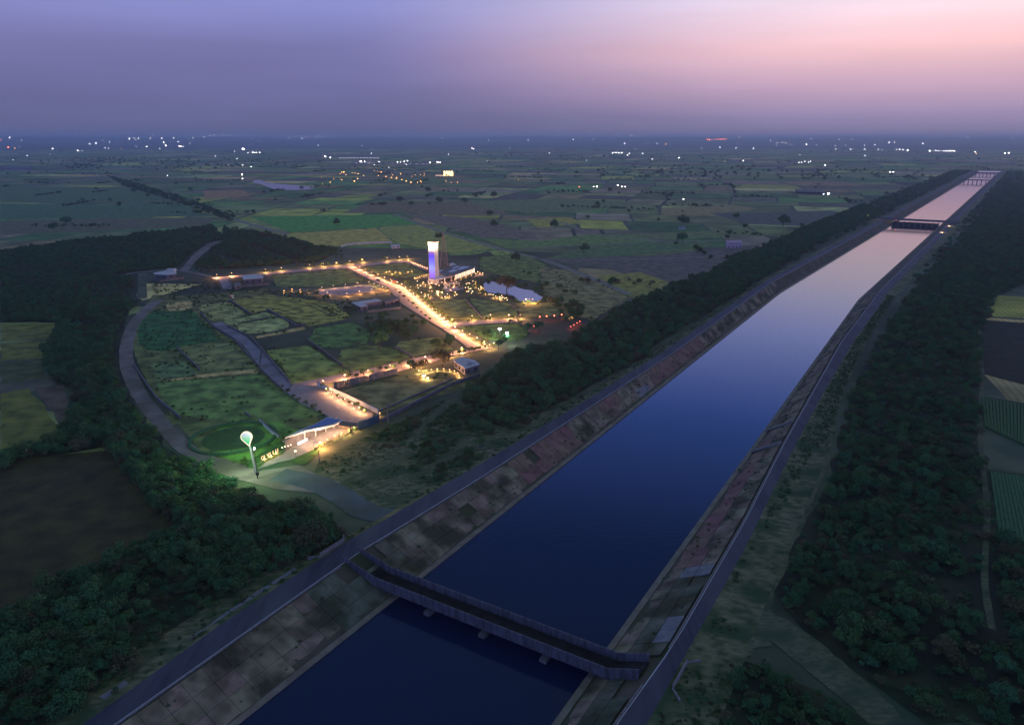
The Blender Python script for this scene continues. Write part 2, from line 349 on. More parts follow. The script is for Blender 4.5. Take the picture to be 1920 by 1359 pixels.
# lining slabs on the slopes, each its own piece
def slab_mesh(w, l, th):
    b = MB(); b.box(0, 0, -th, l, w, th); return b
bank_l = empty('slope_lining', stw(300, -130, 0), 'cracked stone and concrete slab lining of the canal slope below the estate side road', 'slope lining')
bank_r = empty('slope_lining', stw(300, -53, 0), 'weathered slab lining of the canal slope on the scrub side', 'slope lining')
for side, root, TT, TW in ((-1, bank_l, T_LT, T_WL), (1, bank_r, T_RT, T_WR)):
    cnt = 0; s = 62
    while s < 640 and cnt < 298:
        ln_ = 5.2 + rnd.random() * 1.2 + (s > 300) * 2
        rows = 3 if (s < 200) else 2
        for r_ in range(rows):
            if 128 < s + ln_ / 2 < 146 and r_ == 0: continue
            if rnd.random() < .015: continue
            f0, f1 = r_ / rows + .004, (r_ + 1) / rows - .006
            def pt(ss, f, up):
                ta = TT(ss) + side * -1 * .9 * -side * 0; t0 = TT(ss) - side * .6; t1 = TW(ss) + side * 1.9
                t = t0 + (t1 - t0) * f; z = CREST - .02 + (WATER_Z + .14 - CREST) * f
                return (*stw(ss, t)[:2], z + up)
            up = .10 + rnd.random() * .10; tl = (rnd.random() - .5) * .08
            q = [pt(s + .05, f0, up + tl), pt(s + ln_ - .05, f0, up - tl), pt(s + ln_ - .05, f1, up - tl * .5), pt(s + .05, f1, up + tl * .5)]
            b = MB(); lo = [(x, y, z - .35) for x, y, z in q]
            if side < 0: q, lo = q[::-1], lo[::-1]
            c = Vector(q[0]); i = 0
            b.v = [tuple(Vector(p)) for p in q + lo]; b.f = [(0, 1, 2, 3), (0, 4, 5, 1), (1, 5, 6, 2), (2, 6, 7, 3), (3, 7, 4, 0)]; b.m = [0] * 5
            mm = M['slab']
            if side < 0:
                if 215 < s < 262 and r_ < 2 or 290 < s < 312 and r_ == 0 or 345 < s < 430: mm = M['slabred']
                elif 118 < s < 150: mm = M['slabgreen']
                elif 328 < s < 340 and r_ == rows - 1: mm = M['slabnew']
            else:
                if 190 < s < 300 and r_ > 0: mm = M['slabred']
                elif s < 190 and r_ < 2: mm = M['slabgreen']
                if 146 < s < 158 and r_ < 1 or 183 < s < 190 and r_ < 2 or 289 < s < 293: mm = M['slabnew']
            b.build('slab', mm, root); cnt += 1
        s += ln_
# pale stairs crossing the scrub side slope
for s_ in (291, 318):
    st_ = empty('slope_stair', stw(s_, -54, -2), 'pale concrete stair down the scrub side slope, ' + ('nearer the trough bridge' if s_ == 291 else 'farther from the trough bridge'), 'stair')
    nst = 18
    for i in range(nst):
        f0, f1 = i / nst, (i + 1) / nst; t0, t1 = T_RT(s_) - .5, T_WR(s_) + 1
        zz = CREST + .45 + (WATER_Z + .5 - CREST) * f0
        b = MB(); a_, b_ = stw(s_, t0 + (t1 - t0) * f0)[:2], stw(s_, t0 + (t1 - t0) * f1)[:2]
        b.wall(a_, b_, 2.4, zz - .6, .6).build('step', M['slabnew'], st_)

# ------------------------------------------------------------------ trough bridge across the canal
tb = empty('trough_bridge', stw(138, -91, WATER_Z), 'concrete trough bridge crossing the canal on piers with stained parapet walls', 'bridge')
prof = [(-139.5, 3.1), (-127.5, .1), (-55.3, .1), (-47.6, 3.1)]
def ztrough(t): return lerp_list(prof, t)
def girder(s_c, w, zlo, zhi, t0, t1, b, nseg=None):
    ts = [t0] + [p[0] for p in prof if t0 < p[0] < t1] + [t1]
    for a, c in zip(ts, ts[1:]):
        A = [stw(s_c - w / 2, a), stw(s_c + w / 2, a), stw(s_c + w / 2, c), stw(s_c - w / 2, c)]
        i = len(b.v); z = [ztrough(a), ztrough(a), ztrough(c), ztrough(c)]
        b.v += [(p[0], p[1], zz + zlo) for p, zz in zip(A, z)] + [(p[0], p[1], zz + zhi) for p, zz in zip(A, z)]
        for fc in ((0, 1, 2, 3), (4, 7, 6, 5), (0, 4, 5, 1), (1, 5, 6, 2), (2, 6, 7, 3), (3, 7, 4, 0)): b.f.append(tuple(i + k for k in fc)); b.m.append(0)
    return b
for sw, nm in ((135.0, 'parapet_wall'), (141.4, 'parapet_wall')):
    w_ = girder(sw, .35, -3.0, 0, -139.5, -47.6, MB()).build(nm, M['stained'], tb)
    girder(sw, .62, 0.004, .24, -139.5, -47.6, MB()).build('coping', M['lip'], w_)
    t = -126
    rb = 0
    while t < -56:      # buttress ribs on the outer faces
        ou = -.33 if sw < 138 else .33
        b = MB(); p0, p1 = stw(sw + ou, t)[:2], stw(sw + ou, t + .5)[:2]; b.wall(p0, p1, .3, -2.7, 2.6).build('rib', M['concrete'], w_); t += 3.05
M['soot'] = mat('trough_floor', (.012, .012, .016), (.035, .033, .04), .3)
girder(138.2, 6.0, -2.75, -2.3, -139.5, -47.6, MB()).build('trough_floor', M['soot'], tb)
for sw in (136.2, 140.2): girder(sw, .7, -4.0, -2.76, -126, -56, MB()).build('girder', M['stained'], tb)
for t in (-108.6, -90.6, -72.3):
    b = MB(); a_, c_ = stw(134.0, t)[:2], stw(142.4, t)[:2]; b.wall(a_, c_, 1.9, -5.0, .95)
    pr = b.build('pier_cap', M['concrete'], tb)
    b = MB(); a_, c_ = stw(135.2, t)[:2], stw(141.2, t)[:2]; b.wall(a_, c_, 1.3, WATER_Z - 4, 4.48).build('pier', M['stained'], tb)
# head walls beside both roads
for i, (s_, t_, txt) in enumerate(((138.5, T_LR(138) - 1.2, 'low pale culvert head wall across the estate side road from the trough bridge'),
                                   (140, T_RR(140) + 1.2, 'low pale culvert head wall across the scrub side road from the trough bridge'))):
    b = MB(); b.wall(stw(s_ - 5, t_)[:2], stw(s_ + 5, t_)[:2], .4, .6, 1.75); sg = -1 if i == 0 else 1
    b.wall(stw(s_ - 5, t_)[:2], stw(s_ - 7.5, t_ + sg * 2.5)[:2], .4, -.3, 1.9); b.wall(stw(s_ + 5, t_)[:2], stw(s_ + 7.5, t_ + sg * 2.5)[:2], .4, -.3, 1.9)
    tag(b.build('head_wall', M['kerb']), txt, 'wall')

# ------------------------------------------------------------------ far bridges
D = drift(1245)
rbg = empty('regulator_bridge', stw(1245, -91 + D, 0), 'long dark road bridge with gates closing the canal in the distance', 'bridge')
b = MB(); b.wall(stw(1245, -145 + D)[:2], stw(1245, -35 + D)[:2], 9, 2.3, 1.1); b.build('deck', M['roofdark'], rbg)
for s_ in (1240.8, 1249.2):
    b = MB(); b.wall(stw(s_, -145 + D)[:2], stw(s_, -35 + D)[:2], .4, 3.404, 1.1); b.build('parapet', M['roofdark'], rbg)
for k in range(9):
    t = -121 + D + 60 * k / 8
    b = MB(); b.wall(stw(1239, t)[:2], stw(1251, t)[:2], 1.3, WATER_Z - 2, 7.79); b.build('pier', M['roofdark'], rbg)
    if k < 8:
        b = MB(); b.wall(stw(1243, t + .7)[:2], stw(1243, t + 6.8)[:2], .5, WATER_Z - 1, 6.6); b.build('gate_panel', M['dark'], rbg)
for s_, txt in ((2560, 'thin pale trestle bridge crossing the pink far water, the nearer one'), (3080, 'thin trestle bridge crossing the pink far water, the one just before the canal turns')):
    D = drift(s_); fb = empty('trestle_bridge', stw(s_, -91 + D, 0), txt, 'bridge')
    b = MB(); b.wall(stw(s_, -135 + D)[:2], stw(s_, -47 + D)[:2], 5, 1.0, 2.6); b.build('deck', M['roofdark'], fb)
    for k in range(6):
        t = -118 + D + 54 * k / 5
        b = MB(); b.wall(stw(s_ - 2, t)[:2], stw(s_ + 2, t)[:2], 2.2, WATER_Z - 2, 8.49); b.build('pier', M['roofdark'], fb)

# ------------------------------------------------------------------ fields, plots and roads
def inside(x, y, poly):
    c = False; j = len(poly) - 1
    for i in range(len(poly)):
        xi, yi = poly[i][0], poly[i][1]; xj, yj = poly[j][0], poly[j][1]
        if (yi > y) != (yj > y) and x < (xj - xi) * (y - yi) / (yj - yi) + xi: c = not c
        j = i
    return c
def W(pts, z=0.0): return [at(p[0], p[1], z) for p in pts]
def cr(s, o, pts): return [(o[0] + x * s, o[1] + y * s) for x, y in pts]      # photo enlargement -> photo coordinates
def colour_faces(me, cols, k=1.0):
    ca = me.color_attributes.new('col', 'FLOAT_COLOR', 'CORNER'); arr = []
    for p, c in zip(me.polygons, cols): arr += [c[0] * 2.5 * k, c[1] * 2.3 * k, c[2] * 1.3 * k, 1.0] * p.loop_total
    ca.data.foreach_set('color', arr)
ESTATE = W([(245, 570), (270, 500), (400, 500), (640, 462), (760, 458), (900, 470), (1010, 500), (1180, 560), (1080, 630), (960, 665), (900, 700), (720, 800), (600, 880), (380, 880), (240, 720), (232, 620)])
C_ = dict(waste=(.055, .062, .03), dkgreen=(.022, .055, .025), green=(.04, .095, .035), bright=(.035, .13, .035), olive=(.13, .145, .04), straw=(.21, .19, .075), brown=(.10, .08, .06),
          plum=(.095, .08, .085), soil=(.045, .045, .05), tan=(.2, .16, .1), pale=(.13, .16, .09), mid=(.065, .085, .045), dull=(.05, .065, .04))
pal = ['dkgreen'] * 4 + ['green'] * 4 + ['olive'] * 2 + ['brown'] * 2 + ['plum'] * 3 + ['soil'] * 3 + ['pale'] + ['mid'] * 5 + ['dull'] * 5 + ['tan']
def warp(u, v):
    x = u + 90 * math.sin(v / 700 + 1) + 40 * math.sin(v / 260 + u / 900); y = v + 80 * math.sin(u / 620) + 50 * math.sin(u / 300 + v / 800 + 2)
    a = R(17) + .12 * math.sin(u / 2100) ; return (x * math.cos(a) + y * math.sin(a), -x * math.sin(a) + y * math.cos(a))
def in_corridor(x, y, pad=0):
    s, t = to_st(x, y); return S0 < s < S1 and T_LO(s) - pad < t < T_RO(s) + pad
fb_, fcol, fborder = MB(), [], []
def split(u0, v0, u1, v1, lim, depth=0):
    w, h = u1 - u0, v1 - v0
    if depth and (w * h < lim * (.6 + rnd.random()) or max(w, h) < 50): leaf_field(u0, v0, u1, v1); return
    if w * (.7 + rnd.random() * .6) > h: m = u0 + w * (.3 + .4 * rnd.random()); split(u0, v0, m, v1, lim, depth + 1); split(m, v0, u1, v1, lim, depth + 1)
    else: m = v0 + h * (.3 + .4 * rnd.random()); split(u0, v0, u1, m, lim, depth + 1); split(u0, m, u1, v1, lim, depth + 1)
def leaf_field(u0, v0, u1, v1):
    gp = .8 + rnd.random() * rnd.random() * 5
    cx, cyy = warp((u0 + u1) / 2, (v0 + v1) / 2)
    if cyy < 250 or abs(cx) > cyy * .78 + 250: return
    pts = []
    for (a, b_), (c, d_) in (((u0 + gp, v0 + gp), (u1 - gp, v0 + gp)), ((u1 - gp, v0 + gp), (u1 - gp, v1 - gp)), ((u1 - gp, v1 - gp), (u0 + gp, v1 - gp)), ((u0 + gp, v1 - gp), (u0 + gp, v0 + gp))):
        for k in range(3): pts.append(warp(a + (c - a) * k / 3, b_ + (d_ - b_) * k / 3))
    if any(in_corridor(x, y, 4) for x, y in pts) or inside(cx, cyy, ESTATE): return
    c = C_[rnd.choice(pal)]; j = .8 + rnd.random() * .45
    fb_.face([(x, y, .05) for x, y in pts][::-1]); fcol.append(tuple(v * j * (.94 + rnd.random() * .12) for v in c))
    if cyy < 4500: fborder.append(pts)
for iu in range(-16, 17):
    for iv in range(0, 17):
        bx, by = iu * 1000, iv * 1000; x_, y_ = warp(bx + 500, by + 500)
        if y_ < -300 or abs(x_) > y_ * .8 + 1400: continue
        dd = math.hypot(x_, y_); split(bx, by, bx + 1000, by + 1000, 13000 if dd < 2500 else (26000 if dd < 5500 else 60000))
fo = fb_.build('fields', M['fields']); colour_faces(fo.data, fcol, 1.6); tag(fo, kind='structure')
zl = [.09]
def poly_field(pts, col, m='plot', name='field', z=None, px=True, ragged=0, k=1.25):
    w = W(pts) if px else pts
    zl[0] += .0006; zz = z or zl[0]
    if ragged:
        q = []
        for a, b_ in zip(w, w[1:] + w[:1]):
            l = math.hypot(b_[0] - a[0], b_[1] - a[1]); n = max(1, int(l / 9))
            for kk in range(n): q.append((a[0] + (b_[0] - a[0]) * kk / n + (rnd.random() - .5) * ragged * (kk > 0), a[1] + (b_[1] - a[1]) * kk / n + (rnd.random() - .5) * ragged * (kk > 0)))
        w = q
    ar = sum(w[i][0] * w[(i + 1) % len(w)][1] - w[(i + 1) % len(w)][0] * w[i][1] for i in range(len(w)))
    if ar < 0: w = w[::-1]
    b = MB(); b.face([(p[0], p[1], zz) for p in w]); o = b.build(name, M[m]); tag(o, kind='structure')
    if col: colour_faces(o.data, [C_[col] if isinstance(col, str) else col], k)
    return o
KEEP = []       # (x, y, radius): where nothing grows
def smooth(w, n=6):
    out = []
    for i in range(len(w) - 1):
        p0, p1, p2, p3 = w[max(i - 1, 0)], w[i], w[i + 1], w[min(i + 2, len(w) - 1)]
        for k in range(n):
            t = k / n; out.append(tuple(.5 * (2 * p1[j] + (p2[j] - p0[j]) * t + (2 * p0[j] - 5 * p1[j] + 4 * p2[j] - p3[j]) * t * t + (3 * p1[j] - p0[j] - 3 * p2[j] + p3[j]) * t ** 3) for j in (0, 1)))
    out.append(tuple(w[-1][:2])); return out
def ribbon(name, pts, width, m, z=.16, keep=True, px=True):
    zl[0] += .0006
    w = smooth(W(pts) if px else pts); L, Rr = [], []
    for i, p in enumerate(w):
        a, c = w[max(i - 1, 0)], w[min(i + 1, len(w) - 1)]; dx, dy = c[0] - a[0], c[1] - a[1]; l = math.hypot(dx, dy) or 1
        wd = (width if not isinstance(width, list) else width[0] + (width[1] - width[0]) * i / (len(w) - 1)) * (.92 + .16 * rnd.random()) / 2
        L.append((p[0] - dy / l * wd, p[1] + dx / l * wd, z)); Rr.append((p[0] + dy / l * wd, p[1] - dx / l * wd, z))
        if keep: KEEP.append((p[0], p[1], wd + (5 if name == 'dirt_road' else 2.5)))
    b = MB()
    for i in range(len(w) - 1): b.face([L[i], Rr[i], Rr[i + 1], L[i + 1]])
    return tag(b.build(name, M[m]), kind='structure')
# forest floors first, fields above them
FOREST = {
 'left': [(0, 470), (150, 452), (400, 425), (440, 470), (345, 500), (268, 508), (262, 560), (235, 600), (228, 640), (150, 660), (105, 640), (110, 605), (0, 605)],
 'belt': [(112, 612), (232, 610), (228, 690), (258, 770), (330, 850), (385, 878), (450, 920), (520, 950), (600, 965), (650, 1000), (600, 1035), (500, 1075), (430, 1120), (300, 1195), (200, 1290), (120, 1359), (-120, 1359), (-60, 1180), (0, 1150), (180, 1072), (340, 990), (255, 905), (200, 838), (60, 856), (0, 885), (0, 868), (115, 822), (150, 740), (90, 700), (85, 660)],
 'bank': [(905, 715), (960, 668), (1080, 632), (1180, 572), (1260, 538), (1400, 482), (1500, 432), (1620, 385), (1660, 398), (1560, 440), (1480, 492), (1370, 560), (1240, 640), (1190, 680), (1090, 735), (960, 800), (900, 790), (850, 760)],
 'north': [(420, 430), (500, 440), (560, 455), (610, 468), (635, 470), (600, 490), (480, 500), (405, 505), (350, 500), (420, 470)],
 'right': [(1880, 345), (1800, 452), (1700, 560), (1640, 650), (1596, 745), (1560, 885), (1530, 950), (1480, 1060), (1450, 1110), (1500, 1175), (1620, 1270), (1740, 1359), (2150, 1359), (2050, 1180), (1845, 950), (1835, 740), (1838, 640), (1862, 560), (1990, 500), (1990, 345)],
 'corner': [(1300, 1245), (1390, 1235), (1520, 1290), (1640, 1359), (1310, 1375), (1280, 1290)]}
FW = {k: W(v) for k, v in FOREST.items()}
for k, v in FOREST.items(): poly_field(v, None, 'floor', 'forest_floor', ragged=5)
poly_field([(575, 905), (600, 860), (720, 800), (850, 745), (930, 800), (1100, 740), (1240, 660), (1380, 566), (1400, 562), (1260, 655), (1090, 752), (920, 852), (820, 905), (745, 952), (690, 960), (640, 930)], None, 'drygrass', 'dry_grass_ground', ragged=3)
poly_field([(600, 1020), (540, 1068), (380, 1172), (240, 1268), (140, 1352), (60, 1390), (90, 1359), (230, 1235), (400, 1130), (470, 1085), (560, 1040)], None, 'drygrass', 'dry_grass_ground', ragged=2)
for pts, c in [([(0, 609), (108, 608), (104, 635), (0, 641)], 'olive'), ([(0, 644), (103, 638), (95, 671), (0, 677)], 'olive'), ([(0, 680), (94, 674), (80, 708), (40, 716), (0, 722)], 'mid'),
               ([(0, 738), (55, 728), (72, 748), (118, 814), (62, 843), (15, 858), (0, 862)], 'olive'), ([(-200, 890), (60, 856), (200, 845), (250, 905), (335, 985), (180, 1058), (0, 1142), (-250, 1260)], 'brown'),
               ([(65, 727), (120, 722), (142, 800), (120, 806)], 'plum')]:
    poly_field(pts, (.022, .021, .009) if c == 'brown' else tuple(v * .55 for v in C_[c]), 'field', ragged=2)
CR5 = lambda p: cr(.25, (380, 440), p)
CR8 = lambda p: cr(640 / 1891, (0, 540), p)
CR6 = lambda p: cr(1 / 4.8, (700, 440), p)
CR3 = lambda p: cr(1 / 6.4, (240, 490), p)
poly_field(cr(1 / 3, (0, 220), [(860, 1000), (1100, 1000), (1500, 965), (1560, 1010), (1260, 1250), (1440, 1350), (1300, 1350), (760, 1350), (740, 1200), (800, 1080)]), 'waste', name='waste_ground')
poly_field([(258, 600), (420, 600), (560, 720), (610, 810), (500, 850), (440, 872), (380, 850), (290, 740), (262, 690), (245, 640)], (.055, .075, .035), name='waste_ground')
for pts, c in [(CR3([(300, 605), (345, 595), (690, 600), (770, 580), (1080, 930), (1070, 950), (800, 1000), (640, 1020), (420, 1085), (230, 1060), (130, 990), (110, 880), (150, 760), (240, 640)]), (.012, .058, .022)),
               (CR3([(440, 560), (480, 500), (780, 470), (790, 540), (700, 585), (500, 595)]), 'tan'),
               (CR3([(830, 540), (1000, 505), (1210, 490), (1440, 640), (1180, 700), (1000, 715), (920, 650)]), (.13, .145, .08)), (CR3([(1150, 710), (1460, 660), (1640, 610), (1790, 655), (1500, 700), (1330, 735), (1300, 780), (1200, 765)]), 'pale'),
               (CR3([(1310, 765), (1800, 672), (1920, 720), (1920, 800), (1700, 850), (1450, 870), (1330, 830)]), (.16, .19, .11)),
               (CR5([(210, 500), (480, 450), (800, 490), (1000, 520), (1100, 610), (1060, 640), (790, 690), (490, 565), (350, 590)]), (.14, .14, .045)),
               (CR5([(385, 765), (780, 688), (770, 712), (410, 778)]), 'tan'), (CR5([(840, 700), (1110, 660), (1250, 720), (1230, 820), (1040, 850), (880, 845), (790, 785)]), (.04, .09, .035)),
               (CR5([(480, 870), (780, 830), (1050, 1000), (1130, 1040), (700, 1115), (660, 1080)]), (.085, .125, .045)), (CR5([(1040, 865), (1240, 825), (1440, 850), (1560, 920), (1260, 1000), (1140, 1030), (1000, 960)]), (.07, .10, .04)),
               (CR5([(1480, 800), (1780, 770), (1880, 860), (1590, 910), (1440, 850)]), (.10, .12, .06)), (CR5([(520, 310), (1060, 262), (1220, 350), (960, 385), (560, 395)]), (.07, .10, .04)),
               (CR5([(1190, 245), (1530, 215), (1690, 300), (1520, 325), (1350, 305)]), (.07, .095, .035)), (CR5([(560, 420), (860, 440), (1420, 400), (1480, 440), (1120, 500), (900, 480)]), 'brown'),
               (CR8([(1000, 345), (1300, 300), (1430, 430), (1110, 458)]), (.09, .11, .06)), (CR8([(840, 425), (1040, 412), (1100, 480), (880, 512)]), (.06, .10, .06)), (CR8([(1120, 478), (1420, 450), (1440, 470), (870, 520)]), 'tan'),
               (CR8([(870, 525), (1440, 484), (1520, 540), (1700, 640), (1790, 700), (1500, 760), (1100, 715), (990, 700), (900, 600)]), (.06, .11, .045)),
               (CR6([(500, 605), (830, 580), (980, 755), (700, 770), (610, 710)]), (.09, .11, .05)), (CR6([(860, 572), (1230, 622), (1300, 692), (1290, 738), (1000, 752)]), (.08, .105, .05)),
               (CR6([(1260, 642), (1600, 600), (1700, 680), (1660, 730), (1350, 745)]), (.08, .095, .045)), (CR6([(760, 832), (1290, 800), (1400, 880), (1320, 950), (1020, 950), (870, 870)]), (.05, .10, .035)),
               (CR6([(1030, 150), (1170, 140), (1400, 210), (1400, 240), (1150, 215)]), (.12, .17, .06)), (CR6([(1620, 420), (1780, 380), (1920, 400), (1920, 450), (1700, 470)]), (.15, .17, .05)),
               (CR6([(660, 60), (740, 0), (1160, 120), (900, 185), (680, 190)]), (.08, .13, .05)), ([(900, 482), (985, 475), (1020, 495), (1080, 540), (1010, 530), (950, 520), (900, 505)], (.06, .09, .035)),
               ([(1010, 500), (1090, 510), (1150, 545), (1180, 560), (1110, 600), (1060, 590), (1020, 560)], (.10, .095, .06)), ([(600, 745), (745, 705), (900, 715), (850, 735), (712, 775)], (.085, .085, .055))]:
    poly_field(pts, c, ragged=1.5)
PLOT_EDGES = []
for pts in ([(300, 560), (420, 548), (560, 560), (700, 600)], [(260, 530), (420, 515), (600, 530), (760, 580)], [(240, 510), (420, 480), (620, 500), (820, 545)], [(420, 460), (560, 470), (760, 510), (960, 530)], [(780, 520), (860, 560), (940, 600), (990, 615)], [(820, 515), (900, 545), (980, 590), (1010, 600)], [(870, 510), (940, 530), (1030, 585)],
            [(560, 610), (700, 625), (860, 640), (1000, 630)], [(520, 590), (680, 600), (860, 615), (1040, 605)], [(640, 660), (760, 668), (900, 655)], [(540, 330), (800, 305), (1060, 285)], [(550, 355), (820, 335), (1120, 300)], [(1230, 262), (1480, 238), (1560, 250)]):
    ribbon('furrow', CR5(pts), 1.1, 'floor', .158, keep=False)
# the fields just beyond the estate
for pts, c in [([(470, 408), (500, 406), (640, 404), (745, 402), (792, 420), (640, 430), (545, 436)], (.035, .15, .035)), ([(545, 438), (640, 432), (705, 428), (740, 456), (640, 462), (600, 464), (572, 450)], (.22, .19, .06)),
               ([(708, 428), (792, 422), (850, 440), (930, 465), (850, 476), (744, 456)], (.15, .17, .055)), ([(750, 400), (880, 408), (1000, 436), (1010, 450), (905, 446), (790, 412)], (.085, .075, .085)),
               ([(640, 400), (700, 378), (880, 378), (960, 402), (870, 405), (750, 398)], (.09, .08, .065)), ([(880, 378), (1040, 372), (1240, 380), (1100, 395), (990, 400), (920, 392)], (.075, .10, .06)),
               ([(905, 448), (1010, 452), (1100, 440), (1180, 440), (1240, 452), (1120, 460), (950, 466)], (.07, .12, .045)), ([(985, 411), (1060, 408), (1100, 418), (1010, 428)], (.18, .17, .045)),
               ([(1010, 488), (1150, 484), (1240, 478), (1390, 460), (1500, 470), (1300, 530), (1250, 540), (1200, 520), (1120, 500)], (.06, .058, .075)), ([(1120, 518), (1200, 510), (1255, 530), (1225, 552), (1180, 555)], (.13, .13, .045)),
               ([(1100, 462), (1250, 452), (1330, 452), (1340, 462), (1180, 480), (1020, 486)], (.05, .09, .05)), ([(1180, 440), (1380, 430), (1450, 440), (1250, 450)], (.07, .10, .055)),
               ([(1240, 390), (1370, 384), (1420, 392), (1330, 402), (1240, 400)], (.14, .12, .08)), ([(1330, 400), (1560, 395), (1600, 405), (1520, 425), (1400, 420)], (.045, .055, .07)),
               ([(380, 358), (455, 356), (470, 368), (385, 374)], (.17, .11, .08)), ([(0, 350), (250, 352), (380, 375), (340, 385), (0, 380)], (.045, .08, .045)), ([(0, 382), (340, 387), (400, 405), (0, 412)], (.035, .08, .05)),
               ([(0, 414), (180, 410), (400, 408), (390, 425), (0, 440)], (.06, .065, .05)),
               ([(1838, 742), (1990, 770), (1990, 850), (1850, 800)], (.03, .06, .03)), ([(1850, 880), (1990, 900), (2050, 1060), (1870, 1010)], (.03, .065, .03)), ([(1870, 455), (1990, 455), (1990, 490), (1890, 492)], (.03, .10, .06)),
               ([(1840, 600), (1990, 610), (1990, 740), (1838, 700)], (.015, .03, .02))]:
    poly_field(pts, c, 'field', ragged=2, k=.42 if pts[0][0] > 1800 else 1.25)
# crop rows in the two fields past the scrub
for (a, b_, c, d_), n in ((((1840, 745), (1990, 775), (1990, 868), (1846, 800)), 22), (((1856, 885), (1990, 905), (2050, 1050), (1872, 1005)), 20)):
    A, B, Cc, Dd = [at(*p) for p in (a, b_, c, d_)]; rb = MB()
    for i in range(n):
        f = (i + .5) / n; p = [A[k] + (B[k] - A[k]) * f for k in (0, 1)]; q = [Dd[k] + (Cc[k] - Dd[k]) * f for k in (0, 1)]
        rb.wall(p, q, 1.0, .1, .45)
    o = rb.build('crop_rows', M['leaf2']); tag(o, kind='stuff')

ribbon('dirt_road', [(345, 508), (358, 492), (375, 474), (398, 458), (418, 452)], [7, 12], 'dirt', .161)
ribbon('dirt_road', [(225, 520), (250, 512), (330, 507), (400, 520)], 5, 'dirt', .162)
ribbon('dirt_road', [(266, 512), (267, 535), (266, 560)], 7, 'greentrack', .163)
ribbon('dirt_road', [(298, 563), (275, 580), (255, 602), (243, 625), (237, 655), (240, 690), (262, 740), (300, 790), (345, 838), (385, 860), (425, 872)], [8, 6.5], 'dirt', .164)
poly_field([(380, 858), (430, 868), (474, 872), (482, 884), (560, 872), (600, 893), (640, 905), (600, 925), (520, 918), (470, 905), (430, 895), (385, 876)], None, 'dirt', 'forecourt', z=.169, ragged=2)
ribbon('gravel_track', [(520, 890), (590, 905), (640, 930), (690, 960), (745, 968), (800, 958)], [11, 9], 'gravelroad', .172)
ribbon('embankment_path', [(1350, 1130), (1400, 1150), (1480, 1195), (1560, 1260), (1640, 1330), (1700, 1400)], [12, 8], 'greentrack', .161)
ribbon('embankment_path', [(1420, 1165), (1425, 1100), (1450, 1040), (1490, 970), (1530, 890), (1550, 850)], [8, 5], 'greentrack', .162)
ribbon('embankment_path', [(1300, 1240), (1360, 1215), (1440, 1200)], 4, 'greentrack', .163)
ribbon('footpath', [(1868, 560), (1838, 600), (1842, 700), (1836, 800), (1850, 950), (1846, 1080), (1860, 1180)], 1.8, 'greentrack', .161)

for pts in ([(640, 905), (700, 880), (760, 850), (800, 790), (850, 750)], [(700, 920), (800, 880), (880, 830), (960, 815)], [(840, 745), (870, 760), (960, 810), (1060, 760), (1200, 690), (1340, 590)]):
    ribbon('footpath', pts, 1.4, 'greentrack', .163)
for pts, wd in (([(150, 315), (240, 345), (320, 370), (440, 412), (540, 440)], 9), ([(740, 402), (830, 436), (930, 465), (1010, 485), (1080, 510), (1180, 552)], 7), ([(985, 466), (1100, 460), (1240, 453), (1500, 450)], 5),
                ([(1000, 485), (1160, 487), (1400, 476), (1500, 452)], 4), ([(925, 402), (1040, 415), (1120, 440), (1240, 452)], 6), ([(960, 384), (1120, 382), (1260, 371), (1400, 368)], 7), ([(1030, 300), (1048, 280)], 14), ([(1180, 385), (1300, 374), (1500, 385)], 5)):
    ribbon('farm_track', pts, wd, 'palesand', .165)
# paved estate roads
def pave(name, pts, m='paving', z=.18, kerb=True):
    w = W(pts); ar = sum(w[i][0] * w[(i + 1) % len(w)][1] - w[(i + 1) % len(w)][0] * w[i][1] for i in range(len(w)))
    if ar < 0: w = w[::-1]
    for a, c in zip(w, w[1:] + w[:1]):
        n = max(1, int(math.hypot(c[0] - a[0], c[1] - a[1]) / 6))
        for k in range(n): KEEP.append((a[0] + (c[0] - a[0]) * k / n, a[1] + (c[1] - a[1]) * k / n, 2.5))
    b = MB(); b.face([(p[0], p[1], z) for p in w]); o = tag(b.build(name, M[m]), kind='structure'); PAVED.append(w)
    return o
PAVED = []
pave('avenue', CR5([(1080, 250), (1140, 238), (1260, 300), (1380, 350), (1500, 390), (1560, 440), (1640, 500), (1750, 595), (1860, 668), (1900, 745)]) + [(869, 646), (858, 660), (905, 655), (930, 652)] [:0] + [(842, 625), (829, 617)] + CR5([(1640, 615), (1500, 525), (1430, 450), (1400, 400), (1300, 362), (1180, 300)]), z=.185)
pave('avenue', [(829, 617), (845, 609), (860, 619), (887, 640), (912, 652), (880, 656), (869, 646)], z=.1865)
pave('estate_road', [(842, 607), (908, 601), (969, 599), (970, 605), (908, 608), (850, 614)], z=.188)
pave('estate_road', [(908, 649), (926, 652), (858, 666), (798, 684), (742, 699), (625, 717), (597, 722), (560, 726), (547, 721), (652, 700), (700, 690), (773, 673), (854, 659)], z=.189)
pave('estate_road', [(547, 721), (597, 722), (640, 742), (700, 774), (700, 792), (655, 806), (634, 798), (615, 781), (565, 757), (537, 736)], z=.19)
pave('estate_road', [(487, 687), (490, 657), (520, 690), (547, 721), (537, 736), (512, 715)], 'lavender', .191)
pave('estate_road', [(442, 637), (460, 631), (476, 645), (490, 657), (487, 687), (455, 647)], 'lavender', .192)
pave('estate_road', [(397, 607), (415, 604), (438, 618), (460, 631), (442, 637)], 'lavender', .193)
pave('driveway', [(480, 872), (532, 845), (574, 822), (633, 798), (660, 808), (655, 812), (590, 842), (547, 862), (520, 868), (484, 880)], 'paving', .194)
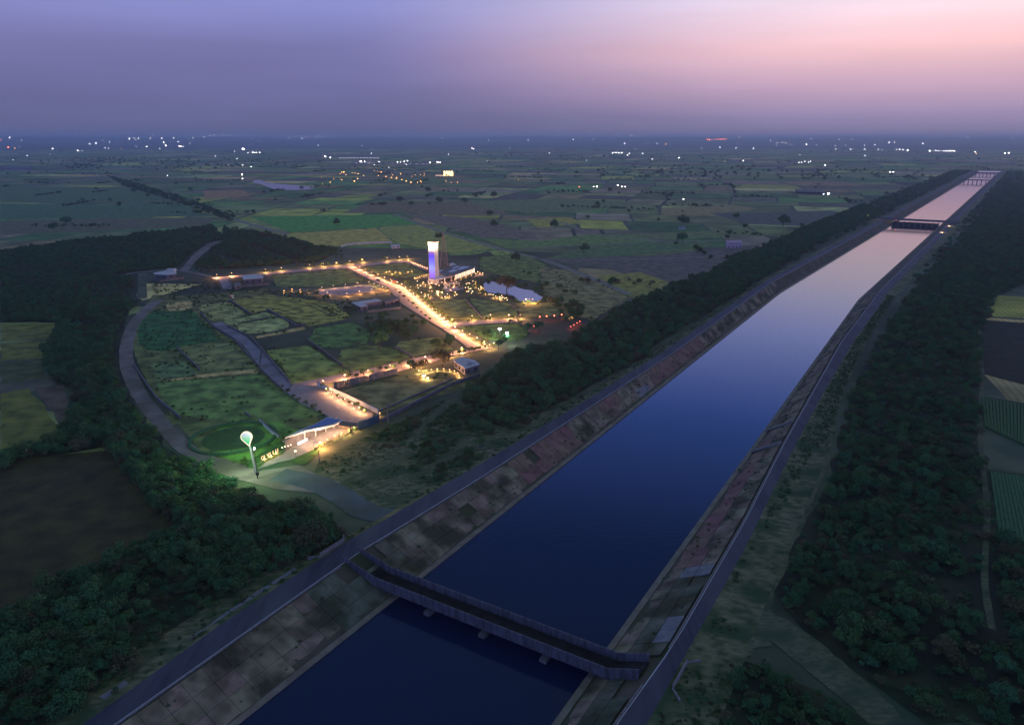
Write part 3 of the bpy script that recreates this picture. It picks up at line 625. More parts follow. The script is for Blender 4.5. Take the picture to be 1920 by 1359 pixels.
pave('estate_road', [(396, 521), (500, 512), (580, 504), (650, 498), (742, 489), (765, 489), (768, 493), (742, 493), (655, 503), (580, 508), (500, 516), (400, 525)], 'paving', .187)
pave('estate_road', [(765, 489), (803, 503), (800, 508), (762, 493)], 'paving', .1885)
pave('court', [(590, 545), (681, 535), (700, 537), (700, 547), (640, 554), (600, 553)], 'lavender', .19)
pave('terrace', CR6([(640, 500), (700, 475), (800, 460), (815, 490), (730, 510), (660, 520)]), 'lavender', .19)
pave('terrace', CR6([(500, 395), (620, 420), (760, 420), (860, 395), (1000, 370), (960, 350), (900, 380), (720, 440), (560, 450), (480, 420)]), 'paving', .19)
pave('court', [(409, 524), (428, 522), (436, 542), (418, 542)], 'lavender', .19)
# raised kerbs along the avenue and estate roads
kb = MB()
for w in PAVED[:9]:
    for a, c in zip(w, w[1:] + w[:1]):
        if math.hypot(c[0] - a[0], c[1] - a[1]) > 12: kb.wall(a[:2], c[:2], .3, .1, .24)
tag(kb.build('kerb_edging', M['kerb']), 'pale raised kerb edging the paved avenue and lanes of the estate', 'kerb')
# broken pale paving beside the estate side road
for (a, b_) in (((193, 1313), (240, 1283)), ((362, 1200), (395, 1180)), ((400, 1176), (432, 1152)), ((436, 1150), (475, 1124)), ((478, 1121), (508, 1102)), ((512, 1098), (556, 1070))):
    b = MB(); p, q = at(*a, .3), at(*b_, .3); b.wall(p[:2], q[:2], 1.5 + rnd.random() * .8, .25, .75)
    tag(b.build('broken_slab', M['slabnew']), 'broken pale concrete strip lying on the verge of the estate side canal road', 'concrete strip', 'broken concrete strips on the verge')

# ponds
def pond(name, pts, z, ba=None):
    w = W(pts); ar = sum(w[i][0] * w[(i + 1) % len(w)][1] - w[(i + 1) % len(w)][0] * w[i][1] for i in range(len(w)))
    if ar < 0: w = w[::-1]
    q = smooth([(p[0], p[1]) for p in w] + [w[0][:2]], 4)[:-1]; b = MB(); b.face([(x, y, z) for x, y in q]); o = tag(b.build(name, M['pondwater']), kind='structure')
    for x, y in q: KEEP.append((x, y, 4))
    return w
POND = pond('pond_water', cr(1 / 8, (860, 520), [(380, 90), (560, 60), (800, 70), (830, 130), (960, 180), (1100, 200), (1200, 270), (1260, 300), (1180, 360), (960, 370), (830, 330), (700, 290), (640, 250), (480, 250), (400, 200)]), .2)
pond('pond_water', [(473, 340), (486, 338), (500, 342), (520, 345), (560, 348), (588, 352), (575, 356), (520, 356), (495, 348), (480, 344)], .2)

# ------------------------------------------------------------------ walls of the estate
def wall_line(pts, h, w, m, label, z=0.0, name='boundary_wall', cop=True):
    q = W(pts, 0); e_ = empty(name, q[0], label, 'wall')
    b = MB()
    for a, c in zip(q, q[1:]): b.wall(a[:2], c[:2], w, z, h)
    b.build('wall_panel', m, e_)
    if cop:
        b = MB()
        for a, c in zip(q, q[1:]): b.wall(a[:2], c[:2], w + .14, z + h, .12)
        b.build('coping', M['kerb'], e_)
    return e_
wc, ws = M['concrete'], M['stained']
wall_line([(595, 724), (650, 747), (710, 776)], 2.4, .4, M['whitewash'], 'long lit concrete wall beside the gate road with planting at its foot')
wall_line([(671, 805), (690, 800), (710, 791), (711, 778)], 3.4, .4, M['teal'], 'tall teal boundary wall at the corner east of the gatehouse')
wall_line([(715, 792), (760, 768), (845, 724), (900, 705)], 1.6, .35, ws, 'long low boundary wall from the teal corner towards the villa with the white roof')
wall_line([(712, 772), (780, 742), (850, 712)], .8, .3, ws, 'low kerb wall beside the dark strip behind the lit lawn')
wall_line(CR5([(-10, 600), (70, 690), (250, 800), (300, 845)]), 1.7, .3, ws, 'plain wall between the dark green plot and the top of the grey road')
wall_line(CR5([(245, 800), (330, 900), (430, 1005)]), 1.7, .3, ws, 'plain wall along the upper plots on the west edge of the grey road')
wall_line(CR5([(430, 1010), (520, 1100), (590, 1160)]), 1.5, .3, ws, 'plain wall along the lower plots on the west edge of the grey road')
wall_line(CR5([(355, 770), (430, 850), (540, 985), (650, 1110)]), 1.5, .3, ws, 'plain wall on the estate side of the grey road beside the olive plot')
wall_line(CR5([(185, 690), (250, 725), (330, 760)]), 1.4, .3, ws, 'short wall above the pink end of the grey road')
wall_line(CR5([(200, 497), (360, 602)]), 1.6, .3, ws, 'wall between the pale plot and the terraced plot')
wall_line(CR5([(480, 565), (700, 690), (775, 688)]), 1.6, .3, ws, 'wall along the south side of the terraced plot')
wall_line(CR5([(780, 790), (880, 860), (1050, 985)]), 1.2, .3, ws, 'overgrown wall between the two green plots of the estate')
wall_line(CR5([(1440, 850), (1580, 925)]), 1.2, .3, ws, 'wall beside the big dark tree near the lit lane')
wall_line(CR6([(835, 600), (980, 760)]), 1.3, .3, ws, 'plot wall running down to the east lane, the one nearer the avenue')
wall_line(CR6([(1230, 640), (1310, 700)]), 1.3, .3, ws, 'short plot wall below the pond')
wall_line(CR6([(1310, 790), (1420, 890)]), 1.3, .3, ws, 'plot wall beyond the end of the east lane')
wall_line(CR8([(980, 335), (1110, 460)]), 1.3, .3, wc, 'pale wall below the dark green plot')
wall_line(CR8([(740, 430), (800, 520), (870, 620), (1000, 725)]), 1.5, .3, wc, 'low pale wall following the outer dirt road')
wall_line(CR8([(1355, 695), (1390, 720)]), 1.2, .3, wc, 'short pale wall stub in the grass behind the round lawn')
wall_line(CR8([(1440, 740), (1500, 800), (1575, 855)]), 1.5, .5, M['whitewash'], 'pale wall running from the round lawn down to the gatehouse corner')
wall_line([(640, 464), (652, 460), (690, 457), (735, 456)], 2.2, .3, M['whitewash'], 'pale curved compound wall north of the avenue', cop=False)
wall_line([(430, 524), (436, 541)] + [(505, 535)], 2.2, .3, wc, 'pale wall in front of the long low house on the north lane')
wall_line([(286, 526), (300, 529), (345, 523)], 1.8, .3, wc, 'pale garden wall in front of the white roofed house by the dirt roads')
wall_line([(689, 587), (720, 583), (752, 579), (748, 556)], 1.6, .3, wc, 'courtyard wall of the lavender roofed house')
# slotted concrete wall above the lit lawn
q0, q1 = at(626, 729), at(745, 701); sw = empty('slotted_wall', q0, 'grey lavender concrete wall of upright panels with light through its slots', 'wall')
Ls = math.hypot(q1[0] - q0[0], q1[1] - q0[1]); n = 30
for i in range(n):
    a = [q0[k] + (q1[k] - q0[k]) * (i + .0) / n for k in (0, 1)]; f = .72 if (1 <= i <= 6 or 11 <= i <= 15 or 21 <= i <= 22) else .985
    c = [q0[k] + (q1[k] - q0[k]) * (i + f) / n for k in (0, 1)]
    b = MB(); b.wall(a, c, .35, 0, 3.2); b.build('wall_panel', M['concrete'], sw)

# ------------------------------------------------------------------ trees and bushes
def crown_mesh(name, r, h, nleaf, ls, base, seed, m, spiky=0):
    g_ = random.Random(seed); v, f = [], []
    clumps = []
    for k in range(g_.randint(7, 18)):
        a = g_.random() * 6.283; q = math.sqrt(g_.random()); zz = g_.random()
        clumps.append((q * r * .72 * math.cos(a), q * r * .72 * math.sin(a), base + h * (.25 + .6 * zz * (1 - .45 * q)), r * (.26 + .3 * g_.random())))
    for i in range(nleaf):
        cx, cyy, cz, cr_ = clumps[i % len(clumps)]
        a, b_ = g_.random() * 6.283, math.acos(1 - 2 * g_.random()); rr = cr_ * (.55 + .55 * g_.random())
        p = Vector((cx + rr * math.sin(b_) * math.cos(a), cyy + rr * math.sin(b_) * math.sin(a), max(.15, cz + rr * math.cos(b_) * .8)))
        nrm_ = Vector((math.sin(b_) * math.cos(a), math.sin(b_) * math.sin(a), math.cos(b_) + .4)) + Vector((g_.gauss(0, .5), g_.gauss(0, .5), g_.gauss(0, .5)))
        nrm_.normalize(); t = nrm_.orthogonal().normalized(); ang = g_.random() * 6.283; t = t * math.cos(ang) + nrm_.cross(t) * math.sin(ang); w_ = nrm_.cross(t); s_ = ls * (.6 + .8 * g_.random())
        j = len(v); v += [tuple(p - t * s_), tuple(p + w_ * s_ * .6), tuple(p + t * s_), tuple(p - w_ * s_ * .6)]; f.append((j, j + 1, j + 2, j + 3))
    return v, f
def trunk_mb(h, r, seed, top):
    g_ = random.Random(seed + 500); b = MB(); k = (g_.uniform(-.3, .3), g_.uniform(-.3, .3), h)
    b.tube((0, 0, -.3), k, r, r * .7, 5)
    for i in range(4):
        a = i * 1.57 + g_.random(); b.tube(k, (k[0] + math.cos(a) * top * .45, k[1] + math.sin(a) * top * .45, h + top * (.35 + .3 * g_.random())), r * .5, r * .18, 4)
    return b
VAR = []
for i in range(7):
    tall = i in (1, 4, 6); r = 3.0 + .5 * (i % 3); h = (5.6 if tall else 3.6) + .3 * i % 1
    base = 1.6 if tall else .7
    v, f = crown_mesh('crown', r, h, 1100, .27, base, i + 3, None)
    cm = bpy.data.meshes.new('crown'); cm.from_pydata(v, [], f); cm.materials.append(M['leaf'] if i != 5 else M['leafbrown']); cm.update()
    tm = trunk_mb(base + .6, .16, i, r).mesh('trunk', M['bark'])
    jb = trunk_mb(base + .6, .16, i, r); n0 = len(jb.v); jb.v += v; jb.f += [tuple(k + n0 for k in q) for q in f]; jb.m = [1] * (len(jb.f) - len(f)) + [0] * len(f)
    jm = jb.mesh('tree_form', [M['leaf'] if i != 5 else M['leafbrown'], M['bark']])
    jo = bpy.data.objects.new('tree_form', jm); VAR.append((cm, tm, jo))
BV = []
for i in range(4):
    v, f = crown_mesh('bush', 1.3, 1.3, 230, .17, .0, i + 40, None)
    me = bpy.data.meshes.new('bush'); me.from_pydata(v, [], f); me.materials.append(M['leaf'] if i else M['leafbrown']); me.update()
    BV.append((me, bpy.data.objects.new('bush_form', me)))
GM = []      # garden and field trees
for i, (r, h, base, m_) in enumerate(((3.6, 5.5, 2.0, 'leaf2'), (1.2, 1.8, 1.2, 'leafbright'), (4.6, 6.5, 1.5, 'leaf2'), (2.2, 3.2, 1.2, 'leafbright'), (4.2, 5.0, 1.8, 'leafbrown'))):
    v, f = crown_mesh('crown', r, h, 900 if r > 3 else 300, .4 if r > 3 else .22, base, 70 + i, None)
    cm = bpy.data.meshes.new('crown'); cm.from_pydata(v, [], f); cm.materials.append(M[m_]); cm.update()
    GM.append((cm, trunk_mb(base + .8, .22 if r > 3 else .09, 70 + i, r).mesh('trunk', M['bark'])))
def in_view(x, y, z=2, pad=20):
    dz = z - CAM_H; fy = y * math.cos(PITCH) - dz * math.sin(PITCH); uy = y * math.sin(PITCH) + dz * math.cos(PITCH)
    if fy <= 1: return False
    px, py = 960 + F_PX * x / fy, 679.5 - F_PX * uy / fy; return -pad < px < 1920 + pad and -pad < py < 1359 + pad
KG = {}
def add_keep(): 
    KG.clear()
    for x, y, r in KEEP:
        for i in range(int((x - r) // 20), int((x + r) // 20) + 1):
            for j in range(int((y - r) // 20), int((y + r) // 20) + 1): KG.setdefault((i, j), []).append((x, y, r))
def kept(x, y, pad=0):
    for a, b_, r in KG.get((int(x // 20), int(y // 20)), ()):
        if (x - a) ** 2 + (y - b_) ** 2 < (r + pad) ** 2: return True
    return any(inside(x, y, w) for w in PAVED) if inside(x, y, ESTATE) else False
add_keep()
trees, bushes = [], []     # (x, y, scale, variant, region)
def scatter(poly, area_per, kind, region, smin, smax, clump=0, avoid=True, maxn=30000):
    xs, ys = [p[0] for p in poly], [p[1] for p in poly]; A = (max(xs) - min(xs)) * (max(ys) - min(ys)); n = min(int(A / area_per), maxn * 3)
    out = trees if kind == 'tree' else bushes
    for _ in range(n):
        x, y = rnd.uniform(min(xs), max(xs)), rnd.uniform(min(ys), max(ys))
        if not inside(x, y, poly) or not in_view(x, y, pad=150): continue
        if clump:
            q = math.sin(x / 23 + 1.3 * math.sin(y / 31)) * math.sin(y / 27 + 1.7 * math.sin(x / 41)) + .5 * math.sin(x / 9 + y / 11)
            if q < -clump + rnd.random() * .8: continue
        if avoid and (in_corridor(x, y, -1.5) or kept(x, y)): continue
        out.append((x, y, rnd.uniform(smin, smax), rnd.randrange(7 if kind == 'tree' else 4), region))
scatter(FW['left'], 7, 'tree', 'left', .2, .8, clump=.55); scatter(FW['left'], 14, 'bush', 'left', .5, 1.8)
scatter(FW['belt'], 6, 'tree', 'belt', .3, 1.05, clump=1.0); scatter(FW['belt'], 6, 'bush', 'belt', .4, 1.4)
scatter(FW['bank'], 6, 'tree', 'bank', .3, .95, clump=1.1)
scatter(FW['north'], 10, 'tree', 'north', .4, .95, clump=1)
scatter(FW['right'], 7, 'tree', 'right', .3, 1.0, clump=.9)
scatter(FW['corner'], 14, 'tree', 'corner', .3, .8, clump=.8)
OPEN = W([(580, 885), (600, 862), (700, 815), (850, 745), (960, 800), (1100, 740), (1240, 660), (1380, 566), (1260, 655), (1090, 748), (920, 850), (820, 902), (745, 948), (690, 955), (630, 920)])
scatter(OPEN, 34, 'tree', 'open', .25, .75, clump=.6); scatter(OPEN, 3.2, 'bush', 'open', .3, 1.3, clump=.55)
scatter(W([(600, 1020), (540, 1068), (380, 1172), (240, 1268), (140, 1352), (60, 1390), (90, 1359), (230, 1235), (400, 1130), (470, 1085), (560, 1040)]), 22, 'bush', 'verge', .4, 1.3, clump=.4)
scatter(FW['right'], 9, 'bush', 'right', .4, 1.7, maxn=60000); scatter(FW['right'], 30, 'tree', 'right', .25, .6); scatter(FW['belt'], 26, 'tree', 'belt', .3, .7); scatter(FW['corner'], 6, 'bush', 'corner', .4, 1.4); scatter(FW['left'], 60, 'bush', 'left', .6, 1.5)
scatter(W([(1290, 1235), (1350, 1130), (1400, 1050), (1440, 1040), (1470, 1100), (1440, 1180), (1360, 1210)]), 25, 'bush', 'corner', .4, 1.2)
scatter(W([(240, 560), (420, 560), (560, 700), (620, 800), (480, 850), (380, 850), (290, 740), (245, 660)]), 34, 'bush', 'plots', .25, .9, clump=.5)
scatter(W([(280, 530), (400, 528), (560, 545), (660, 560), (720, 600), (690, 640), (640, 600), (500, 550), (300, 565)]), 22, 'bush', 'plots', .3, 1.1, clump=.6)
scatter(W([(680, 600), (750, 588), (800, 610), (855, 640), (850, 655), (790, 655), (700, 660), (690, 630)]), 20, 'tree', 'plots', .45, .9, clump=.6)
scatter(W([(560, 545), (640, 556), (680, 575), (660, 590), (600, 560)]), 26, 'tree', 'plots', .4, .7, clump=.8)
scatter(W([(930, 505), (1030, 520), (1080, 545), (1100, 600), (1060, 600), (1020, 545), (980, 520)]), 30, 'tree', 'plots', .5, .9, clump=.5)
for o_ in [o for o in COL.objects if o.name.startswith('field') and o.name != 'fields']:
    vv = [v.co for v in o_.data.vertices]
    if not inside(vv[0][0], vv[0][1], ESTATE): continue
    for a, c in zip(vv, vv[1:] + vv[:1]):
        for kk in range(2):
            if rnd.random() < .75: bushes.append((a[0] + (c[0] - a[0]) * rnd.random() + rnd.uniform(-1.5, 1.5), a[1] + (c[1] - a[1]) * rnd.random() + rnd.uniform(-1.5, 1.5), rnd.uniform(.3, .95), rnd.randrange(4), 'plots'))
bushes[:] = [p for p in bushes if len(p) > 5 or not kept(p[0], p[1], -1.5)]
scatter(W([(505, 495), (640, 470), (650, 488), (560, 500)]), 60, 'bush', 'plots', .8, 1.6)
scatter(W([(350, 500), (395, 470), (430, 470), (430, 505), (400, 515)]), 60, 'bush', 'north', .8, 1.8)
scatter(W([(600, 890), (640, 870), (720, 800), (850, 740), (860, 760), (700, 880)]), 30, 'bush', 'open', .4, 1.1)
scatter(W([(200, 330), (250, 344), (330, 368), (440, 408), (445, 416), (430, 414), (320, 376), (235, 350)]), 60, 'tree', 'left', .5, 1.1)
for a, c in zip(POND, POND[1:] + POND[:1]):
    for kk in range(9):
        f = rnd.random(); x, y = a[0] + (c[0] - a[0]) * f, a[1] + (c[1] - a[1]) * f; cx_, cy_ = at(958, 548)[:2]; l = math.hypot(x - cx_, y - cy_); o_ = rnd.uniform(1.5, 9) * (2.2 if y > cy_ else .7)
        (trees if kk % 3 == 0 and y > cy_ else bushes).append((x + (x - cx_) / l * o_, y + (y - cy_) / l * o_, rnd.uniform(.35, .7) if kk % 3 == 0 else rnd.uniform(.5, 1.5), rnd.randrange(4), 'plots'))
# scrub on the stone slope and the shoulders
for s_, t_ in [(s / 2, t) for s in range(140, 1280, 3) for t in (0,)]:
    for T0, T1, sd in ((T_LT, T_WL, -1), (T_WR, T_RT, 1), (T_LO, T_LR, 0), (T_RR, T_RO, 0), (T_RR, T_RO, 0)):
        if rnd.random() < (.75 if sd else .8):
            a, c = T0(s_), T1(s_); f_ = rnd.uniform(.1, .85); t = a + (c - a) * f_
            if 120 < s_ < 153 and sd: continue
            x, y, _ = stw(s_ + rnd.uniform(-1.5, 1.5), t)
            if kept(x, y): continue
            zf = (CREST + (WATER_Z - CREST) * (f_ if sd < 0 else 1 - f_)) if sd else CREST * (f_ if T0 is T_LO else 1 - f_)
            bushes.append((x, y, rnd.uniform(.15, .6) if sd else rnd.uniform(.3, .8), rnd.randrange(4), 'slope' if sd else 'shoulder', zf - .1))
for _ in range(2600):     # rough growth on the wide shoulder across the canal and on the open dry grass
    s_ = rnd.uniform(100, 640); t_ = T_RR(s_) + (T_RO(s_) - T_RR(s_)) * rnd.uniform(.12, 1); x, y, _z = stw(s_, t_)
    if not kept(x, y): bushes.append((x, y, rnd.uniform(.12, .45), rnd.randrange(4), 'shoulder', CREST * (T_RO(s_) - t_) / (T_RO(s_) - T_RR(s_)) - .1))
scatter(OPEN, 3.5, 'bush', 'open', .12, .4); scatter(W([(1290, 1235), (1350, 1130), (1440, 1040), (1480, 1060), (1460, 1150), (1560, 1240), (1400, 1240)]), 4, 'bush', 'corner', .15, .45)
# field hedges and far trees
far_pts = []
for pts in fborder:
    if rnd.random() < .35:
        i = rnd.randrange(4) * 3; a, c = pts[i], pts[(i + 3) % 12]; l = math.hypot(c[0] - a[0], c[1] - a[1])
        if rnd.random() < .4:
            for k in range(int(l / 9)): far_pts.append((a[0] + (c[0] - a[0]) * rnd.random(), a[1] + (c[1] - a[1]) * rnd.random() * 1.0, rnd.uniform(.4, .9)))
            for k in range(int(l / 7)):
                f_ = rnd.random(); far_pts.append((a[0] + (c[0] - a[0]) * f_, a[1] + (c[1] - a[1]) * f_, rnd.uniform(.4, 1.0)))
        else:
            f_ = rnd.random(); far_pts.append((a[0] + (c[0] - a[0]) * f_, a[1] + (c[1] - a[1]) * f_, rnd.uniform(.8, 1.8)))
far_pts = [(x, y, s_) for x, y, s_ in far_pts if not in_corridor(x, y, 3) and not inside(x, y, ESTATE) and in_view(x, y, pad=60) and not kept(x, y)]
for _ in range(5500):      # the tree cover of the plain far away
    y = rnd.uniform(2200, 11000); x = rnd.uniform(-.74, .74) * y
    if math.sin(x / 420 + math.sin(y / 700)) + math.sin(y / 380 + x / 900) > .2 + rnd.random() * 1.2 and not in_corridor(x, y, 3): far_pts.append((x, y, rnd.uniform(.9, 2.2)))
for s_ in range(700, 3300, 5):     # tree belts on both banks
    for k in range(3):
        x, y, _ = stw(s_ + rnd.random() * 5, T_LO(s_) - rnd.uniform(2, 60)); far_pts.append((x, y, rnd.uniform(.6, 1.2)))
        x, y, _ = stw(s_ + rnd.random() * 5, T_RO(s_) + rnd.uniform(2, 90)); far_pts.append((x, y, rnd.uniform(.6, 1.2)))

LAB = {'left': ('dark scrub tree in the wood west of the dirt road', 'scrub trees in the wood west of the dirt road'),
       'belt': ('round green scrub tree in the belt between the ploughed field and the canal road', 'scrub trees in the belt by the ploughed field'),
       'bank': ('scrub tree in the thick wood between estate and canal road', 'scrub trees between estate and canal road'),
       'north': ('dark tree in the wood north of the long low house', 'scrub trees north of the long low house'),
       'right': ('dark scrub tree in the wide thicket across the canal', 'scrub trees across the canal from the estate'),
       'corner': ('low dark scrub tree by the grass track below the trough bridge', 'scrub trees by the grass track'),
       'open': ('small tree on the open dry grass between gatehouse and canal road', 'small trees on the open dry grass'),
       'plots': ('small dark tree among the plots and gardens of the estate', 'small trees among the estate plots')}
BLAB = {'open': ('green bush on the open dry grass between gatehouse and canal road', 'bushes on the open dry grass'), 'verge': ('low bush on the dry verge beside the estate side canal road', 'bushes on the dry verge'),
        'slope': ('small weed bush growing between the slabs of the canal slope', 'weed bushes on the canal slopes'), 'shoulder': ('small bush on the shoulder of a canal road', 'bushes on the road shoulders'),
        'corner': ('low bush beside the pale grass track across the canal', 'bushes by the grass track'), 'plots': ('bush growing on the estate plots', 'bushes on the estate plots'),
        'right': ('bush among the scrub across the canal', 'bushes across the canal'), 'left': ('bush in the wood west of the dirt road', 'bushes west of the dirt road'), 'north': ('bush by the dirt road north of the estate', 'bushes north of the estate')}
BLAB['belt'] = ('low bush under the trees of the belt by the ploughed field', 'bushes in the belt by the ploughed field')
def pix(x, y, z=2):
    dz = z - CAM_H; fy = y * math.cos(PITCH) - dz * math.sin(PITCH); uy = y * math.sin(PITCH) + dz * math.cos(PITCH)
    return 960 + F_PX * x / fy, 679.5 - F_PX * uy / fy
SPOTS = [((478, 900), 'just in front of the pin sign'), ((330, 870), 'on the bend of the outer dirt road'), ((240, 800), 'between the outer dirt road and the olive field'), ((160, 720), 'beside the small plum brown patch'), ((170, 650), 'at the edge of the olive fields'),
         ((300, 960), 'on the near corner of the ploughed field'), ((430, 1040), 'between ploughed field and canal road'), ((560, 1000), 'beside the gravel track junction'), ((620, 1040), 'by the culvert head wall'), ((250, 1130), 'along the lower edge of the ploughed field'), ((120, 1200), 'below the ploughed field edge'), ((60, 1310), 'in the corner past the ploughed field'), ((200, 1250), 'beside the broken pale verge strips'),
         ((640, 880), 'below the orange lit grasses'), ((720, 850), 'behind the teal wall'), ((800, 880), 'in the middle of the dry grass slope'), ((900, 800), 'where the dry grass narrows below the thick wood'), ((760, 930), 'beside the junction with the canal road'), ((950, 740), 'at the corner of the thick wood'), ((1150, 650), 'by the canal road below the reddish slope'),
         ((1550, 900), 'where the grass track starts up the bank'), ((1480, 1060), 'beside the fork of the grass tracks'), ((1600, 1000), 'inside the thicket level with the slope stairs'), ((1700, 850), 'deep in the thicket'), ((1600, 1200), 'along the wide grass track'), ((1750, 1200), 'in the lower thicket'), ((1880, 1250), 'in the bottom corner of the thicket'), ((1800, 1050), 'near the thin footpath through the thicket'), ((1350, 1290), 'below the track near the trough bridge'), ((1500, 1320), 'below the grass track at the very bottom'), ((1620, 760), 'on the thicket edge beside the canal road'), ((1720, 680), 'in the thicket across from the wide bend'),
         ((340, 780), 'on the lower plots by the outer wall'), ((420, 700), 'on the middle plots by the grey road'), ((330, 620), 'around the dark green plot'), ((560, 640), 'on the plots east of the grey road'), ((700, 620), 'near the lavender roofed house'), ((600, 800), 'near the gatehouse roof')]
def describe(p, base, kinds, k):
    px, py = pix(p[0], p[1]); sp = min(SPOTS, key=lambda q: (q[0][0] - px) ** 2 + (q[0][1] - py) ** 2)[1]
    size = 'tiny' if p[2] < .4 * k else 'small' if p[2] < .58 * k else 'medium' if p[2] < .75 * k else 'big' if p[2] < .92 * k else 'huge'
    return f'{size} {kinds} {sp}'
TK = ['rounded green scrub tree', 'tall green scrub tree', 'broad green scrub tree', 'flat topped green scrub tree', 'tall narrow scrub tree', 'brownish dry scrub tree', 'tall wide scrub tree']
BK = ['brownish bush', 'green bush', 'loose green bush', 'low green bush']
def show(p): return p[2] / math.hypot(p[0], p[1], CAM_H) * (1 if in_view(p[0], p[1], pad=0) else 0)
trees.sort(key=show, reverse=True); bushes.sort(key=show, reverse=True)
for x, y, s_, k, reg in trees[:290]:
    e_ = empty('scrub_tree', (x, y, .05), describe((x, y, s_), None, TK[k], 1.05), 'tree', LAB[reg][1], rnd.random() * 6.28); e_.scale = (s_ * rnd.uniform(.9, 1.1), s_ * rnd.uniform(.9, 1.1), s_ * rnd.uniform(.8, 1.1))
    cm, tm, _ = VAR[k]; inst('crown', cm, e_); inst('trunk', tm, e_)
for p in bushes[:290]:
    o = inst('bush', BV[p[3]][0], None, (p[0], p[1], p[5] if len(p) > 5 else .05), rnd.random() * 6.28, p[2]); tag(o, describe(p, None, BK[p[3]] if p[4] != 'slope' else 'weed bush between slope slabs', 1.4), 'bush', BLAB[p[4]][1])
def stuff(name, pts, forms):
    """one object: copies of a few plant forms spread over points"""
    me = bpy.data.meshes.new(name); me.from_pydata([(p[0], p[1], p[4]) for p in pts], [], [])
    for nm, ty, vals in (('scl', 'FLOAT', [p[2] for p in pts]), ('rz', 'FLOAT', [rnd.random() * 6.28 for p in pts]), ('vi', 'INT', [p[3] for p in pts])):
        me.attributes.new(nm, ty, 'POINT').data.foreach_set('value', vals)
    o = inst(name, me); cn = bpy.data.collections.new(name + '_forms')
    for i, f in enumerate(forms): cn.objects.link(f)
    ng = bpy.data.node_groups.new(name, 'GeometryNodeTree'); ng.interface.new_socket('Geometry', in_out='INPUT', socket_type='NodeSocketGeometry'); ng.interface.new_socket('Geometry', in_out='OUTPUT', socket_type='NodeSocketGeometry')
    n_ = ng.nodes.new; gi, go = n_('NodeGroupInput'), n_('NodeGroupOutput'); ci = n_('GeometryNodeCollectionInfo'); ci.inputs['Collection'].default_value = cn; ci.inputs['Separate Children'].default_value = True; ci.inputs['Reset Children'].default_value = True
    ip = n_('GeometryNodeInstanceOnPoints'); ip.inputs['Pick Instance'].default_value = True
    def at_(nm, ty):
        a = n_('GeometryNodeInputNamedAttribute'); a.data_type = ty; a.inputs['Name'].default_value = nm; return a.outputs['Attribute']
    cx = n_('ShaderNodeCombineXYZ'); L = ng.links.new; L(at_('rz', 'FLOAT'), cx.inputs[2])
    er = n_('FunctionNodeEulerToRotation'); L(cx.outputs[0], er.inputs[0])
    L(gi.outputs[0], ip.inputs['Points']); L(ci.outputs[0], ip.inputs['Instance']); L(at_('vi', 'INT'), ip.inputs['Instance Index']); L(er.outputs[0], ip.inputs['Rotation']); L(at_('scl', 'FLOAT'), ip.inputs['Scale']); L(ip.outputs[0], go.inputs[0])
    md = o.modifiers.new('spread', 'NODES'); md.node_group = ng
    return tag(o, kind='stuff')
TF = [v[2] for v in VAR]; BF = [b[1] for b in BV]
by = {}
for x, y, s_, k, reg in trees[290:]: by.setdefault(reg, []).append((x, y, s_, k, .02))
for reg, pts in by.items(): stuff('scrub_wood', pts, TF)
stuff('undergrowth', [(p[0], p[1], p[2], p[3], p[5] if len(p) > 5 else .02) for p in bushes[290:]], BF)
stuff('far_trees', [(x, y, s_, rnd.randrange(7), 0) for x, y, s_ in far_pts], TF)

